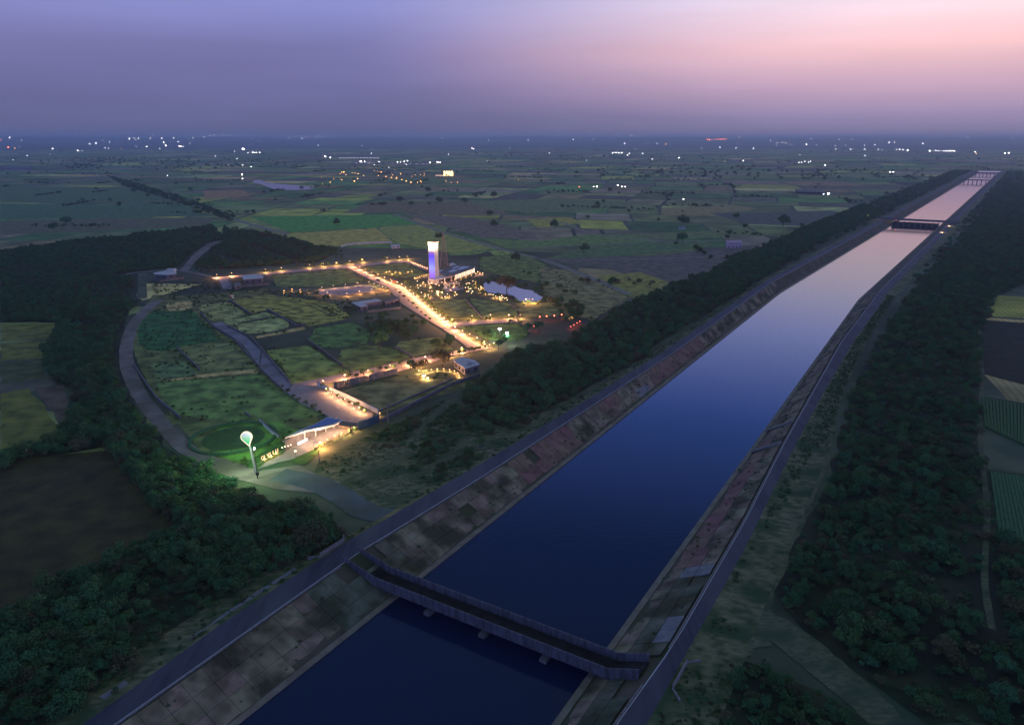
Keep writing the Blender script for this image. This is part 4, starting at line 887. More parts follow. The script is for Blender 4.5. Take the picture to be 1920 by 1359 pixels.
def plant_tree(px, py, k, s_, label, group=None, name='tree', cat='tree', zz=.1):
    e_ = empty(name, at(px, py, zz), label, cat, group, rnd.random() * 6.28); e_.scale = (s_,) * 3
    inst('crown', GM[k][0], e_); inst('trunk', GM[k][1], e_); return e_
for px, py, s_, lab in ((802, 361, 1.9, 'large round dark tree in the fields straight above the white tower'), (632, 424, 1.7, 'dark round tree on the edge of the bright green field'), (1039, 430, 2.1, 'large dark tree beside the yellow patch in the far fields'),
                        (919, 406, 1.5, 'lone tree on the corner of the plum brown field'), (1095, 475, 1.7, 'square dark tree on the farm track below the yellow patch'), (967, 492, 1.6, 'round tree on the edge of the green field beyond the pond'),
                        (870, 382, 1.8, 'tree in the row above the brown field, second of the row'), (823, 382, 2.0, 'broad dark tree in the row above the brown field, nearest the tower line'), (772, 387, 1.5, 'tree above the brown field, first of the row'), (750, 380, 1.9, 'wide tree above the bright green field'),
                        (927, 372, 2.2, 'clump tree beyond the row above the brown field'), (1279, 424, 2.4, 'tall dark tree standing over the small white lit hut'), (1280, 455, 1.9, 'dark tree beside the pale farm track below the lit hut'), (1397, 430, 1.3, 'small round tree right of the lit hut in the green field'), (1468, 425, 2.6, 'broad dark tree group at the edge of the dark field by the canal belt'),
                        (1120, 388, 1.6, 'tree by the long pale track beyond the yellow patch'), (1101, 412, 1.2, 'small tree on the right edge of the yellow patch'), (1178, 400, 1.2, 'grey green tree among the far fields'), (124, 422, 1.9, 'dark tree on the hedge in the far western fields'), (100, 432, 1.5, 'tree at the west end of the dark hedge'),
                        (250, 362, 1.6, 'dark tree at the bend of the far western lane'), (372, 380, 1.4, 'tree beside the long straight lane to the north west'), (1230, 392, 1.0, 'small tree far out in the tan fields'), (712, 655, 1.9, 'large dark tree on the green plot above the lit lane'), (725, 640, 1.5, 'large tree behind the big dark tree on the green plot'),
                        (845, 645, 1.1, 'green tree lit by the lane at the foot of the avenue'), (745, 620, 1.3, 'dark tree on the overgrown plot beside the avenue'), (720, 605, 1.3, 'dark tree on the overgrown plot below the lavender roof'), (778, 630, 1.2, 'dark tree between the overgrown plot and the avenue')):
    plant_tree(px, py, 2 if s_ > 1.4 else 0, s_ * .9, lab, name='field_tree')
plant_tree(950, 545, 4, 1.9, 'round bare brown tree standing in the pond', name='pond_tree')
for i, (px, py, s_, lab) in enumerate(((915, 640, 1.3, 'spreading tree lit pale green beside the cold floodlights'), (948, 648, 1.2, 'tree lit cyan green just below the cold floodlights'), (935, 655, 1.0, 'small floodlit tree at the corner of the lit lane'), (990, 625, 1.1, 'green tree at the wood edge below the red lamps'), (1010, 622, 1.2, 'second green tree at the wood edge below the red lamps'))):
    plant_tree(px, py, 0, s_ * .9, lab, name='garden_tree')
plant_tree(829, 685, 4, 1.5, 'spreading brown acacia over the round garden by the villa', name='acacia_tree')
plant_tree(783, 697, 4, .95, 'orange lit tree left of the round garden', name='garden_tree'); plant_tree(794, 690, 4, .8, 'second orange lit tree left of the round garden', name='garden_tree'); plant_tree(770, 692, 0, .8, 'dark tree left of the orange lit trees', name='garden_tree')
plant_tree(822, 712, 3, 1.0, 'yellow lit shrub tree on the small lit lawn', name='garden_tree'); plant_tree(836, 712, 3, .9, 'second yellow lit shrub tree on the small lit lawn', name='garden_tree'); plant_tree(815, 716, 3, .8, 'third yellow lit shrub tree on the small lit lawn', name='garden_tree')
small = [('small street tree beside the lit lane above the slotted wall', 'street trees by the lit lane', [(655 + 14 * i, 714 - 3.6 * i) for i in range(8)]),
         ('small tree in the planted bed between gate road and white wall', 'trees in the gate road bed', [(604, 728), (613, 735), (622, 740), (634, 747), (645, 753), (655, 759), (668, 768), (678, 772), (686, 776)]),
         ('small tree on the west verge of the gate road', 'trees on the gate road verge', [(530, 728), (540, 738), (551, 748), (560, 757), (575, 762), (590, 772), (600, 778), (607, 783)]),
         ('small street tree at the foot of the avenue', 'street trees at the foot of the avenue', [(862 + 9 * i, 667 - 2.2 * i) for i in range(8)] + [(868, 660), (885, 656), (893, 657), (905, 648)]),
         ('garden tree on the east verge of the avenue', 'garden trees along the avenue', [(763 + 4.3 * i, 536 + 3.6 * i + (i % 3)) for i in range(21)]),
         ('small tree on the west verge of the avenue', 'small trees west of the avenue', [(742 + 8 * i, 546 + 7 * i) for i in range(9)]),
         ('small tree in the plaza garden in front of the tower', 'trees in the plaza garden', [(776, 540), (784, 549), (804, 556), (826, 557), (852, 556), (862, 545), (858, 534), (768, 530), (790, 536), (800, 541), (812, 540), (780, 545), (795, 552), (815, 548), (830, 552), (845, 550), (838, 538), (770, 536), (760, 530), (748, 524)]),
         ('small tree in the lit grove between terrace and pond', 'trees in the lit grove', [(872, 536), (880, 542), (889, 535), (896, 542), (886, 550), (899, 552), (912, 556), (925, 560), (936, 562), (950, 566), (905, 548)]),
         ('small tree beside the east lane', 'small trees by the east lane', [(878, 606), (884, 604), (912, 603), (918, 602), (960, 600), (972, 604), (977, 610)]),
         ('slim shrub tree on the north lane verge', 'shrub trees on the north lane', [(495, 512), (512, 511), (574, 503), (588, 502), (603, 500), (616, 498), (632, 497), (652, 495), (676, 492), (722, 490), (745, 488)])]
for lab, grp, pts in small:
    for px, py in pts: plant_tree(px, py, rnd.choice((1, 1, 3)), rnd.uniform(.75, 1.25) * (1.0 if 'gate' not in lab else .85), lab, grp, 'street_tree')
for px, py in ((456, 865), (463, 870), (461, 862), (478, 845)): plant_tree(px, py + 8, 3, .8, 'pale lit shrub tree around the foot of the pin sign', 'shrub trees around the pin sign', 'shrub_tree')
plant_tree(527, 840, 3, 1.35, 'frangipani like lit tree at the west corner of the gatehouse', name='garden_tree')
plant_tree(585, 1030, 4, 1.3, 'round dry yellow bush tree beside the track junction', name='dry_tree')

# ------------------------------------------------------------------ gatehouse and sign
def roof_on(pts, z): return [(p[0], p[1]) for p in W(pts, z)]
gh = empty('gatehouse', at(575, 822), 'angular gatehouse with grey glazed roof and long lit facade beside the driveway', 'gatehouse')
hz = 5.0
outer = roof_on([(534, 820), (557, 808), (590, 795), (615, 781), (643, 787), (628, 796), (600, 802), (574, 807), (556, 813)], hz)
b = MB(); b.prism(outer, hz - .7, hz); b.build('roof', M['whitewash'], gh)
b = MB(); b.prism(roof_on([(566, 806), (592, 795), (614, 783), (638, 787), (622, 795), (596, 801), (574, 805)], hz), hz + .004, hz + .12); rf = b.build('roof_glazing', M['window'], gh)
for a, c in (((592, 795), (622, 794)), ((575, 804), (632, 786)), ((604, 789), (612, 797))):
    p, q = at(*a, hz + .12), at(*c, hz + .12); b = MB(); b.wall(p[:2], q[:2], .35, hz + .124, .15); b.build('roof_beam', M['metal'], rf)
base = [at(*p)[:2] for p in ((536, 844), (556, 834), (576, 823), (600, 812), (633, 798))]
b = MB()
for a, c in zip(base, base[1:]): b.wall(a, c, .4, 0, hz - .72)
b.build('facade_wall', M['concrete'], gh)
p, q = at(559, 834.5), at(576, 826); b = MB(); b.wall(p[:2], q[:2], .5, .3, .7); b.build('light_strip', M['strip'], gh)
for f in (.2, .45, .7, .9):
    a, c = base[1], base[-1]; b = MB(); x, y = a[0] + (c[0] - a[0]) * f, a[1] + (c[1] - a[1]) * f; b.box(x + .3, y - 1.0, 0, .4, .4, hz - .72); b.build('pillar', M['whitewash'], gh)
gt = empty('entrance_gate', at(646, 803), 'brown panelled sliding gate with a small lit panel at the head of the driveway', 'gate')
p, q = at(633, 800), at(657, 808); nn = 8
for i in range(nn):
    a = [p[k] + (q[k] - p[k]) * i / nn for k in (0, 1)]; c = [p[k] + (q[k] - p[k]) * (i + .93) / nn for k in (0, 1)]
    b = MB(); b.wall(a, c, .15, .15, 2.9); b.build('gate_board', M['brown'], gt)
b = MB(); b.wall(p[:2], q[:2], .3, 3.07, .25); b.build('top_rail', M['dark'], gt)
b = MB(); b.wall([p[k] + (q[k] - p[k]) * .2 + (0, -.3)[k] for k in (0, 1)], [p[k] + (q[k] - p[k]) * .3 + (0, -.3)[k] for k in (0, 1)], .1, 1.7, .8); b.build('lit_panel', M['strip'], gt)
# bridge slab over the gate
b = MB(); b.prism(roof_on([(640, 789), (672, 793), (672, 797), (655, 800), (634, 797)], 4.6), 4.2, 4.6); tag(b.build('gate_canopy', M['brown']), 'flat brown canopy slab over the entrance gate between gatehouse and teal wall', 'canopy')
# pin shaped sign
pb = at(480, 886); px_, py_ = pb[0], pb[1]; hs = height_for(480, 886, 809)
ps = empty('pin_sign', pb, 'tall lit green and lilac sign shaped like a map pin on a grey mast', 'sign')
mast_top = hs * .68
b = MB(); b.tube((px_, py_, 0), (px_ - 1.2, py_, mast_top), .55, .32, 8); b.build('mast', M['metal'], ps)
def pin(cx, cz, r, tail, y, n=28, grow=0):
    pts = []
    for k in range(n + 1):
        a = R(-32) + (math.pi + R(64)) * k / n; pts.append((cx + math.cos(a) * (r + grow), cz + math.sin(a) * (r + grow)))
    pts.append((cx + .7, cz - tail - grow * 1.5)); return pts
pr = 9.8 * (math.hypot(px_, py_, 110) / F_PX); pcz = hs - pr; tail = pr * 1.75; mast_top = pcz - tail; cx0 = px_ - 2.0
def plate(name, pts, y0, y1, m, parent):
    b = MB(); n = len(pts); i = 0
    b.v = [(x, y0, z) for x, z in pts] + [(x, y1, z) for x, z in pts]
    b.f = [tuple(range(n)), tuple(range(2 * n - 1, n - 1, -1))] + [(k, n + k, n + (k + 1) % n, (k + 1) % n) for k in range(n)]; b.m = [0] * len(b.f)
    return b.build(name, m, parent)
M['signface'] = glow('sign_face', (.1, .8, .4), .9, base=0); t_ = M['signface'].node_tree; bs = t_.nodes['Principled BSDF']
g_ = t_.nodes.new('ShaderNodeNewGeometry'); s_ = t_.nodes.new('ShaderNodeSeparateXYZ'); r_ = t_.nodes.new('ShaderNodeMapRange'); r_.inputs['From Min'].default_value = pcz - tail; r_.inputs['From Max'].default_value = hs
t_.links.new(g_.outputs['Position'], s_.inputs[0]); t_.links.new(s_.outputs[2], r_.inputs[0]); cr_ = ramp(t_, [(0, (.03, .35, .12)), (.35, (.04, .62, .26)), (.55, (.2, .55, .35)), (.85, (.5, .52, .75)), (1, (.55, .55, .8))]); t_.links.new(r_.outputs[0], cr_.inputs[0]); t_.links.new(cr_.outputs[0], bs.inputs['Emission Color'])
bd = plate('sign_border', pin(cx0, pcz, pr, tail, 0, grow=.0), py_ - .5, py_ + .5, glow('sign_border', (1, .86, .6), 1.1, base=0), ps)
fc = plate('sign_face', pin(cx0, pcz + .1, pr * .84, tail * .86, 0), py_ - .58, py_ - .504, M['signface'], ps)
pk = glow('sign_pink', (.75, .25, .42), .8, base=0); wh = glow('sign_pale', (.5, .8, .6), .8, base=0)
for k, (dx, dz, w_, h_, m_) in enumerate(((-1.15, .25, .3, .9, pk), (-.5, .25, .3, .9, pk), (-.8, .55, .7, .25, pk), (.35, .45, .35, .6, wh), (.1, -.9, 1.3, .22, wh), (.3, .95, .35, .22, M['dark']))):
    b = MB(); b.box(cx0 + dx, py_ - .62, pcz + dz - h_ / 2, w_, .05, h_); b.build('emblem_stroke', m_, fc)
# lit letters along the hedge
lt = empty('letter_sign', at(491, 862), 'row of lit letters standing in the hedge beside the driveway near the pin sign', 'sign')
p, q = at(490, 864.5), at(522, 848); dirx, diry = q[0] - p[0], q[1] - p[1]; lang = math.atan2(diry, dirx); ltm = glow('letter_lit', (1, .62, .28), 1.0, base=.1)
for i, ch in enumerate('OIVIIU'):
    cu = bpy.data.curves.new('letter', 'FONT'); cu.body = ch; cu.size = 2.3; cu.extrude = .15; cu.materials.append(ltm)
    tmp = bpy.data.objects.new('tmp', cu); COL.objects.link(tmp); dg = bpy.context.evaluated_depsgraph_get(); me = bpy.data.meshes.new_from_object(tmp.evaluated_get(dg)); bpy.data.objects.remove(tmp)
    me.name = 'letter'; f = i / 6; o = inst('letter', me, lt, (dirx * f + p[0] - lt.location.x, diry * f + p[1] - lt.location.y, .25)); o.rotation_euler = (R(90), 0, lang)
lawn_round = []
for i in range(40):
    a = 6.283 * i / 40; c0 = at(438, 822); lawn_round.append((c0[0] + 12.5 * math.cos(a), c0[1] + 12.5 * math.sin(a)))
poly_field([(x * 1.0, y) for x, y in lawn_round], None, 'lawn', 'round_lawn', z=.2, px=False)
b = MB(); c0 = at(438, 822)
for i in range(40):
    a, c = 6.283 * i / 40, 6.283 * (i + 1) / 40; b.wall((c0[0] + 17 * math.cos(a), c0[1] + 17 * math.sin(a)), (c0[0] + 17 * math.cos(c), c0[1] + 17 * math.sin(c)), 1.2, .1, .8)
tag(b.build('hedge_ring', M['leaf2']), 'low clipped hedge ring around the round lawn behind the pin sign', 'hedge')
poly_field([(463, 876), (482, 880), (500, 866), (530, 852), (540, 842), (520, 838), (490, 850), (470, 862)], None, 'lawn', 'sign_lawn', z=.2)
poly_field([(545, 863), (562, 856), (592, 841), (600, 846), (585, 862), (572, 872), (556, 870)], None, 'lawn', 'verge_lawn', z=.21)
poly_field([(440, 790), (520, 790), (560, 810), (534, 838), (480, 860), (440, 866), (400, 850), (395, 810)], (.05, .12, .035), name='lawn', z=.15, ragged=2)
# hedge of grasses along the drive edge
for i in range(26):
    f = i / 25; px, py = 591 + (668 - 591) * f, 845 - (845 - 806) * f
    e_ = empty('ornamental_grass', at(px, py + rnd.uniform(-1, 1), .1), 'tall orange lit ornamental grass on the lower edge of the driveway', 'plant', 'ornamental grasses along the driveway')
    b = MB(); o_ = e_.location
    for k in range(16):
        a = rnd.random() * 6.28; l_ = rnd.uniform(.3, .9); h_ = rnd.uniform(1.4, 2.8)
        b.face([(o_.x + math.cos(a + .9) * .12, o_.y + math.sin(a + .9) * .12, .1), (o_.x - math.cos(a + .9) * .12, o_.y - math.sin(a + .9) * .12, .1), (o_.x + math.cos(a) * l_, o_.y + math.sin(a) * l_, h_)])
    b.build('blades', M['leafbrown'] if i % 3 else M['leafbright'], e_)

# ------------------------------------------------------------------ tower, house and other buildings
tx, ty, _ = at(811, 533); th_ = height_for(811, 533, 455.5); dpx = math.hypot(tx, ty, 90) / F_PX; z_lo = height_for(811, 533, 523)
tw = empty('tower', (tx, ty, 0), 'tall white tower with a glowing violet front panel and a crown of lights', 'tower'); ta = R(-30)
def tl(x, y): return (tx + x * math.cos(ta) - y * math.sin(ta), ty + x * math.sin(ta) + y * math.cos(ta))
wd, dp = 6.2, 5.4
def tbox(name, x0, x1, y0, y1, z0, z1, m, parent): b = MB(); b.prism([tl(x0, y0), tl(x1, y0), tl(x1, y1), tl(x0, y1)], z0, z1); return b.build(name, m, parent)
shaft = tbox('shaft', -wd / 2, wd / 2, 0, dp, 0, th_ - .4, M['whitewash'], tw)
M['violet'] = glow('violet_screen', (.25, .2, 1), 1.0, base=0); t_ = M['violet'].node_tree; bs = t_.nodes['Principled BSDF']
zc0, zc1 = z_lo, height_for(811, 533, 472); 
g_ = t_.nodes.new('ShaderNodeNewGeometry'); s_ = t_.nodes.new('ShaderNodeSeparateXYZ'); r_ = t_.nodes.new('ShaderNodeMapRange'); r_.inputs['From Min'].default_value = zc0; r_.inputs['From Max'].default_value = zc1
t_.links.new(g_.outputs['Position'], s_.inputs[0]); t_.links.new(s_.outputs[2], r_.inputs[0]); cr_ = ramp(t_, [(0, (.2, .1, .5)), (.14, (.3, .12, .95)), (.4, (.30, .36, 1.5)), (.6, (.18, .2, 1.3)), (.85, (.12, .05, 1.0)), (1, (.35, .16, .45))]); t_.links.new(r_.outputs[0], cr_.inputs[0]); t_.links.new(cr_.outputs[0], bs.inputs['Emission Color'])
scr = tbox('screen_panel', -wd / 2 + .35, wd / 2 - .25, -.25, -.004, zc0, zc1, M['violet'], tw)
for x, zf in ((-2.4, .93), (1.6, .80), (-2.3, .62), (-1.8, .57), (2.0, .44), (-2.2, .22), (1.2, .9)):
    z = zc0 + (zc1 - zc0) * zf; tbox('bird_mark', x - .3, x + .3, -.3, -.254, z - .3, z + .3, M['dark'], scr)
tbox('crown_rim', -wd / 2 - .05, wd / 2 + .05, -.05, dp + .05, th_ - .396, th_ + .3, M['whitewash'], tw)
tbox('roof_letter_band', -wd / 2 + .2, wd / 2 - .2, -.3, -.004, th_ - 2.6, th_ - .4, glow('crown_band', (1, .8, .55), 2.2), tw)
for i in range(7):
    c = tl(-wd / 2 + wd * i / 6, -.3); b = MB(); b.ball((c[0], c[1], th_ + .4), .3, 6, 4); b.build('crown_lamp', M['amber'], tw)
for i in range(3):
    c = tl(wd / 2 + .3, dp * i / 2); b = MB(); b.ball((c[0], c[1], th_ + .4), .3, 6, 4); b.build('crown_lamp', M['amber'], tw)
def light(name, loc, e, col, r=.25, kind='POINT', parent=None, **k):
    d = bpy.data.lights.new(name, kind); d.energy = e; d.color = col
    if kind != 'SUN': d.shadow_soft_size = r
    for a, v in k.items(): setattr(d, a, v)
    o = bpy.data.objects.new(name, d); COL.objects.link(o); o.location = loc
    if parent is not None: o.parent = parent; o.location = Vector(loc) - parent.location
    return o
for x in (-2.5, 1.5): c = tl(x, -3.2); light('crown_light', (c[0], c[1], th_ - 2), 2600, (1, .75, .5), parent=tw)
c = tl(wd / 2 + 3, dp / 2); light('crown_light', (c[0], c[1], th_ - 2), 2600, (1, .75, .5), parent=tw)
c = tl(-wd / 2 - 3, dp / 2); light('crown_light', (c[0], c[1], th_ - 2), 1500, (1, .75, .5), parent=tw)
# raised deck round the tower, on columns
dk = empty('raised_deck', at(830, 535), 'pale raised deck on columns joining the tower to the long lit house', 'deck')
dz = height_for(830, 535, 524)
b = MB(); dpoly = roof_on([(803, 521), (806, 524), (815, 525), (835, 521), (852, 516), (850, 513), (826, 516), (818, 517)], dz); b.prism(dpoly, dz - .8, dz); b.build('deck_slab', M['whitewash'], dk)
for a, c in zip(dpoly, dpoly[1:5]):
    b = MB(); b.wall(a, c, .08, dz + .9, .1); b.build('railing', M['metal'], dk)
    for k in range(4):
        x, y = a[0] + (c[0] - a[0]) * k / 4, a[1] + (c[1] - a[1]) * k / 4; b = MB(); b.box(x, y, dz + .004, .08, .08, .89); b.build('railing_post', M['metal'], dk)
for px in (803.5, 811, 819, 834, 846):
    a = at(px, 534 - max(0, px - 819) * .25); b = MB(); b.box(a[0], a[1], 0, .9, .9, dz - .81); b.build('column', M['whitewash'], dk)
# long lit house with solar roof
hh = empty('long_house', at(860, 524), 'long low house with dark sloping solar roof and a row of glowing columns', 'house')
rz_ = 6.2
b = MB(); b.prism(roof_on([(823, 512), (842, 499), (854, 497.5), (883, 499), (891, 501.5), (851, 516), (838, 517)], rz_), rz_ - .5, rz_); b.build('roof', M['roofdark'], hh)
for pts in ([(846, 503), (858, 498.5), (864, 498.8), (850, 504)], [(856, 504.5), (868, 499), (882, 499.8), (864, 506)], [(838, 509), (852, 504.8), (860, 506.4), (846, 511)]):
    b = MB(); b.prism(roof_on(pts, rz_ + .2), rz_ + .05, rz_ + .2); b.build('solar_panel', M['panelblue'], hh)
fb0, fb1 = at(853, 525), at(890, 512)
b = MB(); b.wall([fb0[0], fb0[1] + 2.5], [fb1[0], fb1[1] + 2.5], .3, 0, rz_ - .52); b.build('facade_wall', M['whitewash'], hh)
for k in range(11):
    x, y = fb0[0] + (fb1[0] - fb0[0]) * k / 10, fb0[1] + (fb1[1] - fb0[1]) * k / 10; b = MB(); b.box(x, y, 0, .6, .6, rz_ - .55); b.build('column', M['whitewash'], hh)
    if k < 10:
        x, y = fb0[0] + (fb1[0] - fb0[0]) * (k + .5) / 10, fb0[1] + (fb1[1] - fb0[1]) * (k + .5) / 10 + 2.2
        b = MB(); b.box(x, y, .3, 1.6, .12, 4.2, math.atan2(fb1[1] - fb0[1], fb1[0] - fb0[0])); wn_ = b.build('window', glow('lit_window_%d' % k, (1, .74, .5), rnd.uniform(.6, 1.8)), hh)
for k in (1, 3, 5, 7, 9):
    x, y = fb0[0] + (fb1[0] - fb0[0]) * k / 10, fb0[1] + (fb1[1] - fb0[1]) * k / 10 + .9; light('facade_light', (x, y, 4.5), 300, (1, .66, .42), parent=hh)
b = MB(); b.prism(roof_on([(822, 506), (832, 505.5), (842, 507), (836, 510), (823, 512)], 4), 0, 4); b.build('side_wing', M['whitewash'], hh)
b = MB(); b.prism(roof_on([(843, 494), (850, 492), (856, 497), (848, 499)], 4.5), 0, 4.5); b.build('rear_wing', M['whitewash'], hh)
# plaza sculpture and arbour
b = MB(); a = at(836, 541); b.box(a[0], a[1], 0, 5, 3, .5); b.box(a[0], a[1], .5, 2.2, 1.6, 2.6); b.ball((a[0] - 1.2, a[1], 3.4), .7, 6, 4, 1.8); b.ball((a[0] + 1.1, a[1], 3.0), .6, 6, 4, 1.6)
tag(b.build('fountain_sculpture', M['whitewash']), 'pale lit sculpture group on a plinth in the plaza before the long house', 'sculpture')
pg = empty('pergola', at(852, 538), 'pale pergola frame between the plaza and the lit grove', 'pergola'); a = at(852, 538)
for dx in (-4, 0, 4):
    for dy in (-2, 2): b = MB(); b.box(a[0] + dx, a[1] + dy, 0, .3, .3, 3); b.build('post', M['whitewash'], pg)
for dy in (-2, 2): b = MB(); b.box(a[0], a[1] + dy, 3.004, 9, .3, .3); b.build('beam', M['whitewash'], pg)
for i in range(9): b = MB(); b.box(a[0] - 4.2 + i * 1.05, a[1], 3.31, .2, 5, .2); b.build('slat', M['whitewash'], pg)
# lattice pylon
px0 = at(833, 507); ph = height_for(833, 507, 438)
py_l = empty('lattice_pylon', px0, 'tall brown lattice pylon standing behind the white tower', 'pylon')
bw, tw_ = 4.2, .5; lv = [0, .16, .3, .43, .55, .66, .76, .85, .93, 1]
cor = lambda f: [(px0[0] + sx * (bw * (1 - f) + tw_ * f), px0[1] + sy * (bw * (1 - f) + tw_ * f), ph * f) for sx, sy in ((-1, -1), (1, -1), (1, 1), (-1, 1))]
for k in range(4): b = MB(); b.tube(cor(0)[k], cor(1)[k], .2, .14, 4); b.build('leg', M['rust'], py_l)
for f0, f1 in zip(lv, lv[1:]):
    a, c = cor(f0), cor(f1); b = MB()
    for k in range(4): j = (k + 1) % 4; b.tube(a[k], c[j], .1, .1, 3); b.tube(a[j], c[k], .1, .1, 3); b.tube(c[k], c[j], .1, .1, 3)
    b.build('bracing', M['rust'], py_l)
b = MB(); b.tube((px0[0], px0[1], ph), (px0[0], px0[1], ph + 4), .12, .05, 4); b.build('antenna', M['rust'], py_l)

def block_house(name, label, roofpts, h, parts=(), roofm='concrete', wallm='stained', cat='house', eave=.15, wins=()):
    c = W([roofpts[0]], 0)[0]; e_ = empty(name, (c[0], c[1], 0), label, cat)
    q = roof_on(roofpts, h); cx, cyy = sum(p[0] for p in q) / len(q), sum(p[1] for p in q) / len(q)
    b = MB(); b.prism(q, h - .35, h); b.build('roof', M[roofm], e_)
    q2 = [(cx + (p[0] - cx) * (1 - eave * .4), cyy + (p[1] - cyy) * (1 - eave * .4)) for p in q]
    b = MB(); b.prism(q2, 0, h - .36); b.build('wall', M[wallm], e_)
    # front windows on the edge nearest the camera
    edges = sorted(((q2[i], q2[(i + 1) % len(q2)]) for i in range(len(q2))), key=lambda ed: ed[0][1] + ed[1][1])[:2]
    for a, d in edges:
        l = math.hypot(d[0] - a[0], d[1] - a[1]); n_ = int(l / 4.5); nx, ny = (d[1] - a[1]) / l, -(d[0] - a[0]) / l
        if (nx * (a[0] - cx) + ny * (a[1] - cyy)) < 0: nx, ny = -nx, -ny
        for k in range(n_):
            f = (k + .5) / n_; x, y = a[0] + (d[0] - a[0]) * f + nx * .04, a[1] + (d[1] - a[1]) * f + ny * .04
            b = MB(); b.box(x, y, 1.0, 1.6, .16, 1.4, math.atan2(d[1] - a[1], d[0] - a[0])); w_ = b.build('window', M['window'], e_)
            b = MB(); b.box(x + nx * .05, y + ny * .05, .86, 1.9, .2, .13, math.atan2(d[1] - a[1], d[0] - a[0])); b.build('sill', M['kerb'], w_)
    return e_
v_ = block_house('villa', 'villa with broad white angled roof beside the lit round garden', [(849.6, 675.4), (865, 669), (890, 675), (899.6, 682.7), (871.5, 690.5)], 4.0, roofm='whitewash', wallm='roofdark', eave=.2)
a = at(880, 684, 4); b = MB(); b.box(a[0], a[1], 4.0, 2.6, 1.6, 1.2, .4); b.build('roof_tank', M['metal'], v_); b = MB(); b.wall(at(876, 678, 4)[:2], at(890, 682, 4)[:2], .5, 4.002, .4); b.build('roof_duct', M['metal'], v_)
block_house('courtyard_house', 'low house with bright lavender roof west of the avenue', [(659.4, 567), (706, 560), (716, 563.5), (682, 568), (690, 572.5), (675, 575)], 4.0, roofm='whitewash', wallm='roofdark')
block_house('courtyard_wing', 'darker rear wing closing the courtyard behind the lavender roofed house', [(716, 563), (744, 557), (748, 560), (722, 567)], 3.5, roofm='concrete')
h_ = block_house('flat_roofed_house', 'small dark house with white flat roof beside the dirt road junction', [(288, 511.5), (309, 507.5), (330, 506), (331, 513), (312, 515), (289, 514)], 4.2, roofm='whitewash', wallm='roofdark')
a = at(322, 508, 4.2); b = MB(); b.box(a[0], a[1], 4.2, 7, 4, 2.0); b.build('roof_room', M['whitewash'], h_)
h_ = block_house('long_low_house', 'long low grey house behind a pale wall on the north lane', [(453, 517), (478, 514.5), (494, 517), (492, 521), (456, 524)], 4.2, roofm='whitewash', wallm='roofdark')
block_house('gate_lodge', 'small blue grey lodge beside the lavender court on the north lane', [(437, 531), (449, 529), (453, 534), (440, 537)], 3.2, roofm='concrete', wallm='concrete')
h_ = block_house('pink_farmhouse', 'two storey pale pink farmhouse alone in the dark fields', [(1361, 451.5), (1390, 450.5), (1392, 454), (1364, 455)], 7.0, roofm='pinkwall', wallm='pinkwall', eave=.02)
block_house('field_hut', 'tiny white lit hut in the fields under a tall dark tree', [(1272, 424), (1285, 423), (1286, 425), (1273, 426)], 3.2, roofm='concrete', wallm='whitewash')
block_house('north_hut', 'small white lit hut inside the curved wall north of the avenue', [(732, 459), (748, 457.5), (750, 460), (734, 461.5)], 3.2, roofm='whitewash', wallm='whitewash')
block_house('far_shed', 'wide low grey shed in the far right fields beside a bright floodlight', [(1492, 354), (1540, 356), (1545, 361), (1490, 359)], 5, roofm='concrete')
block_house('white_shed', 'long dark warehouse with lit white front at the far western edge', [(-10, 310), (60, 311), (62, 316), (-12, 316)], 9, roofm='roofdark', wallm='whitewash')

# ------------------------------------------------------------------ vehicles
def car(px, py, rz, z, label, body, lamp_f=None, lamp_r=None, group=None):
    m_ = mat('car_paint', body, rough=.3, spec=.6); a = at(px, py, z); e_ = empty('car', (a[0], a[1], z), label, 'car', group, rz)
    def pp(name, prof, w, m, par=e_):
        b = MB(); n = len(prof); b.v = [(x, -w / 2, zz) for x, zz in prof] + [(x, w / 2, zz) for x, zz in prof]
        b.f = [tuple(range(n)), tuple(range(2 * n - 1, n - 1, -1))] + [(k, n + k, n + (k + 1) % n, (k + 1) % n) for k in range(n)]; b.m = [0] * len(b.f); return inst(name, b.mesh(name, m), par)
    pp('body', [(-2.1, .35), (2.1, .35), (2.15, .75), (1.2, .95), (-2.05, 1.0), (-2.15, .6)], 1.75, m_); pp('cabin', [(-1.7, .98), (.9, .96), (.3, 1.45), (-1.3, 1.48)], 1.5, M['window'])
    for sx in (-1.3, 1.3):
        for sy in (-.82, .82):
            b = MB(); b.tube((sx, sy - .12, .33), (sx, sy + .12, .33), .33, .33, 10); inst('wheel', b.mesh('wheel', M['dark']), e_)
    for sy in (-.6, .6):
        for x, mm, nm in ((2.16, lamp_f or M['metal'], 'headlight'), (-2.16, lamp_r or M['metal'], 'tail_light')):
            b = MB(); b.ball((x, sy, .68), .35 if (mm in (M['amber'], M['red'], M['warmw'])) else .14, 6, 4); inst(nm, b.mesh(nm, mm), e_)
    return e_
car(709, 526.5, R(-50), .2, 'dark car parked on the west side of the avenue', (.03, .03, .035)); car(739, 529, R(10), .2, 'red car crossing the avenue near the plaza', (.4, .05, .03)); car(958, 603, R(5), .2, 'dark car at the end of the east lane', (.03, .03, .03))
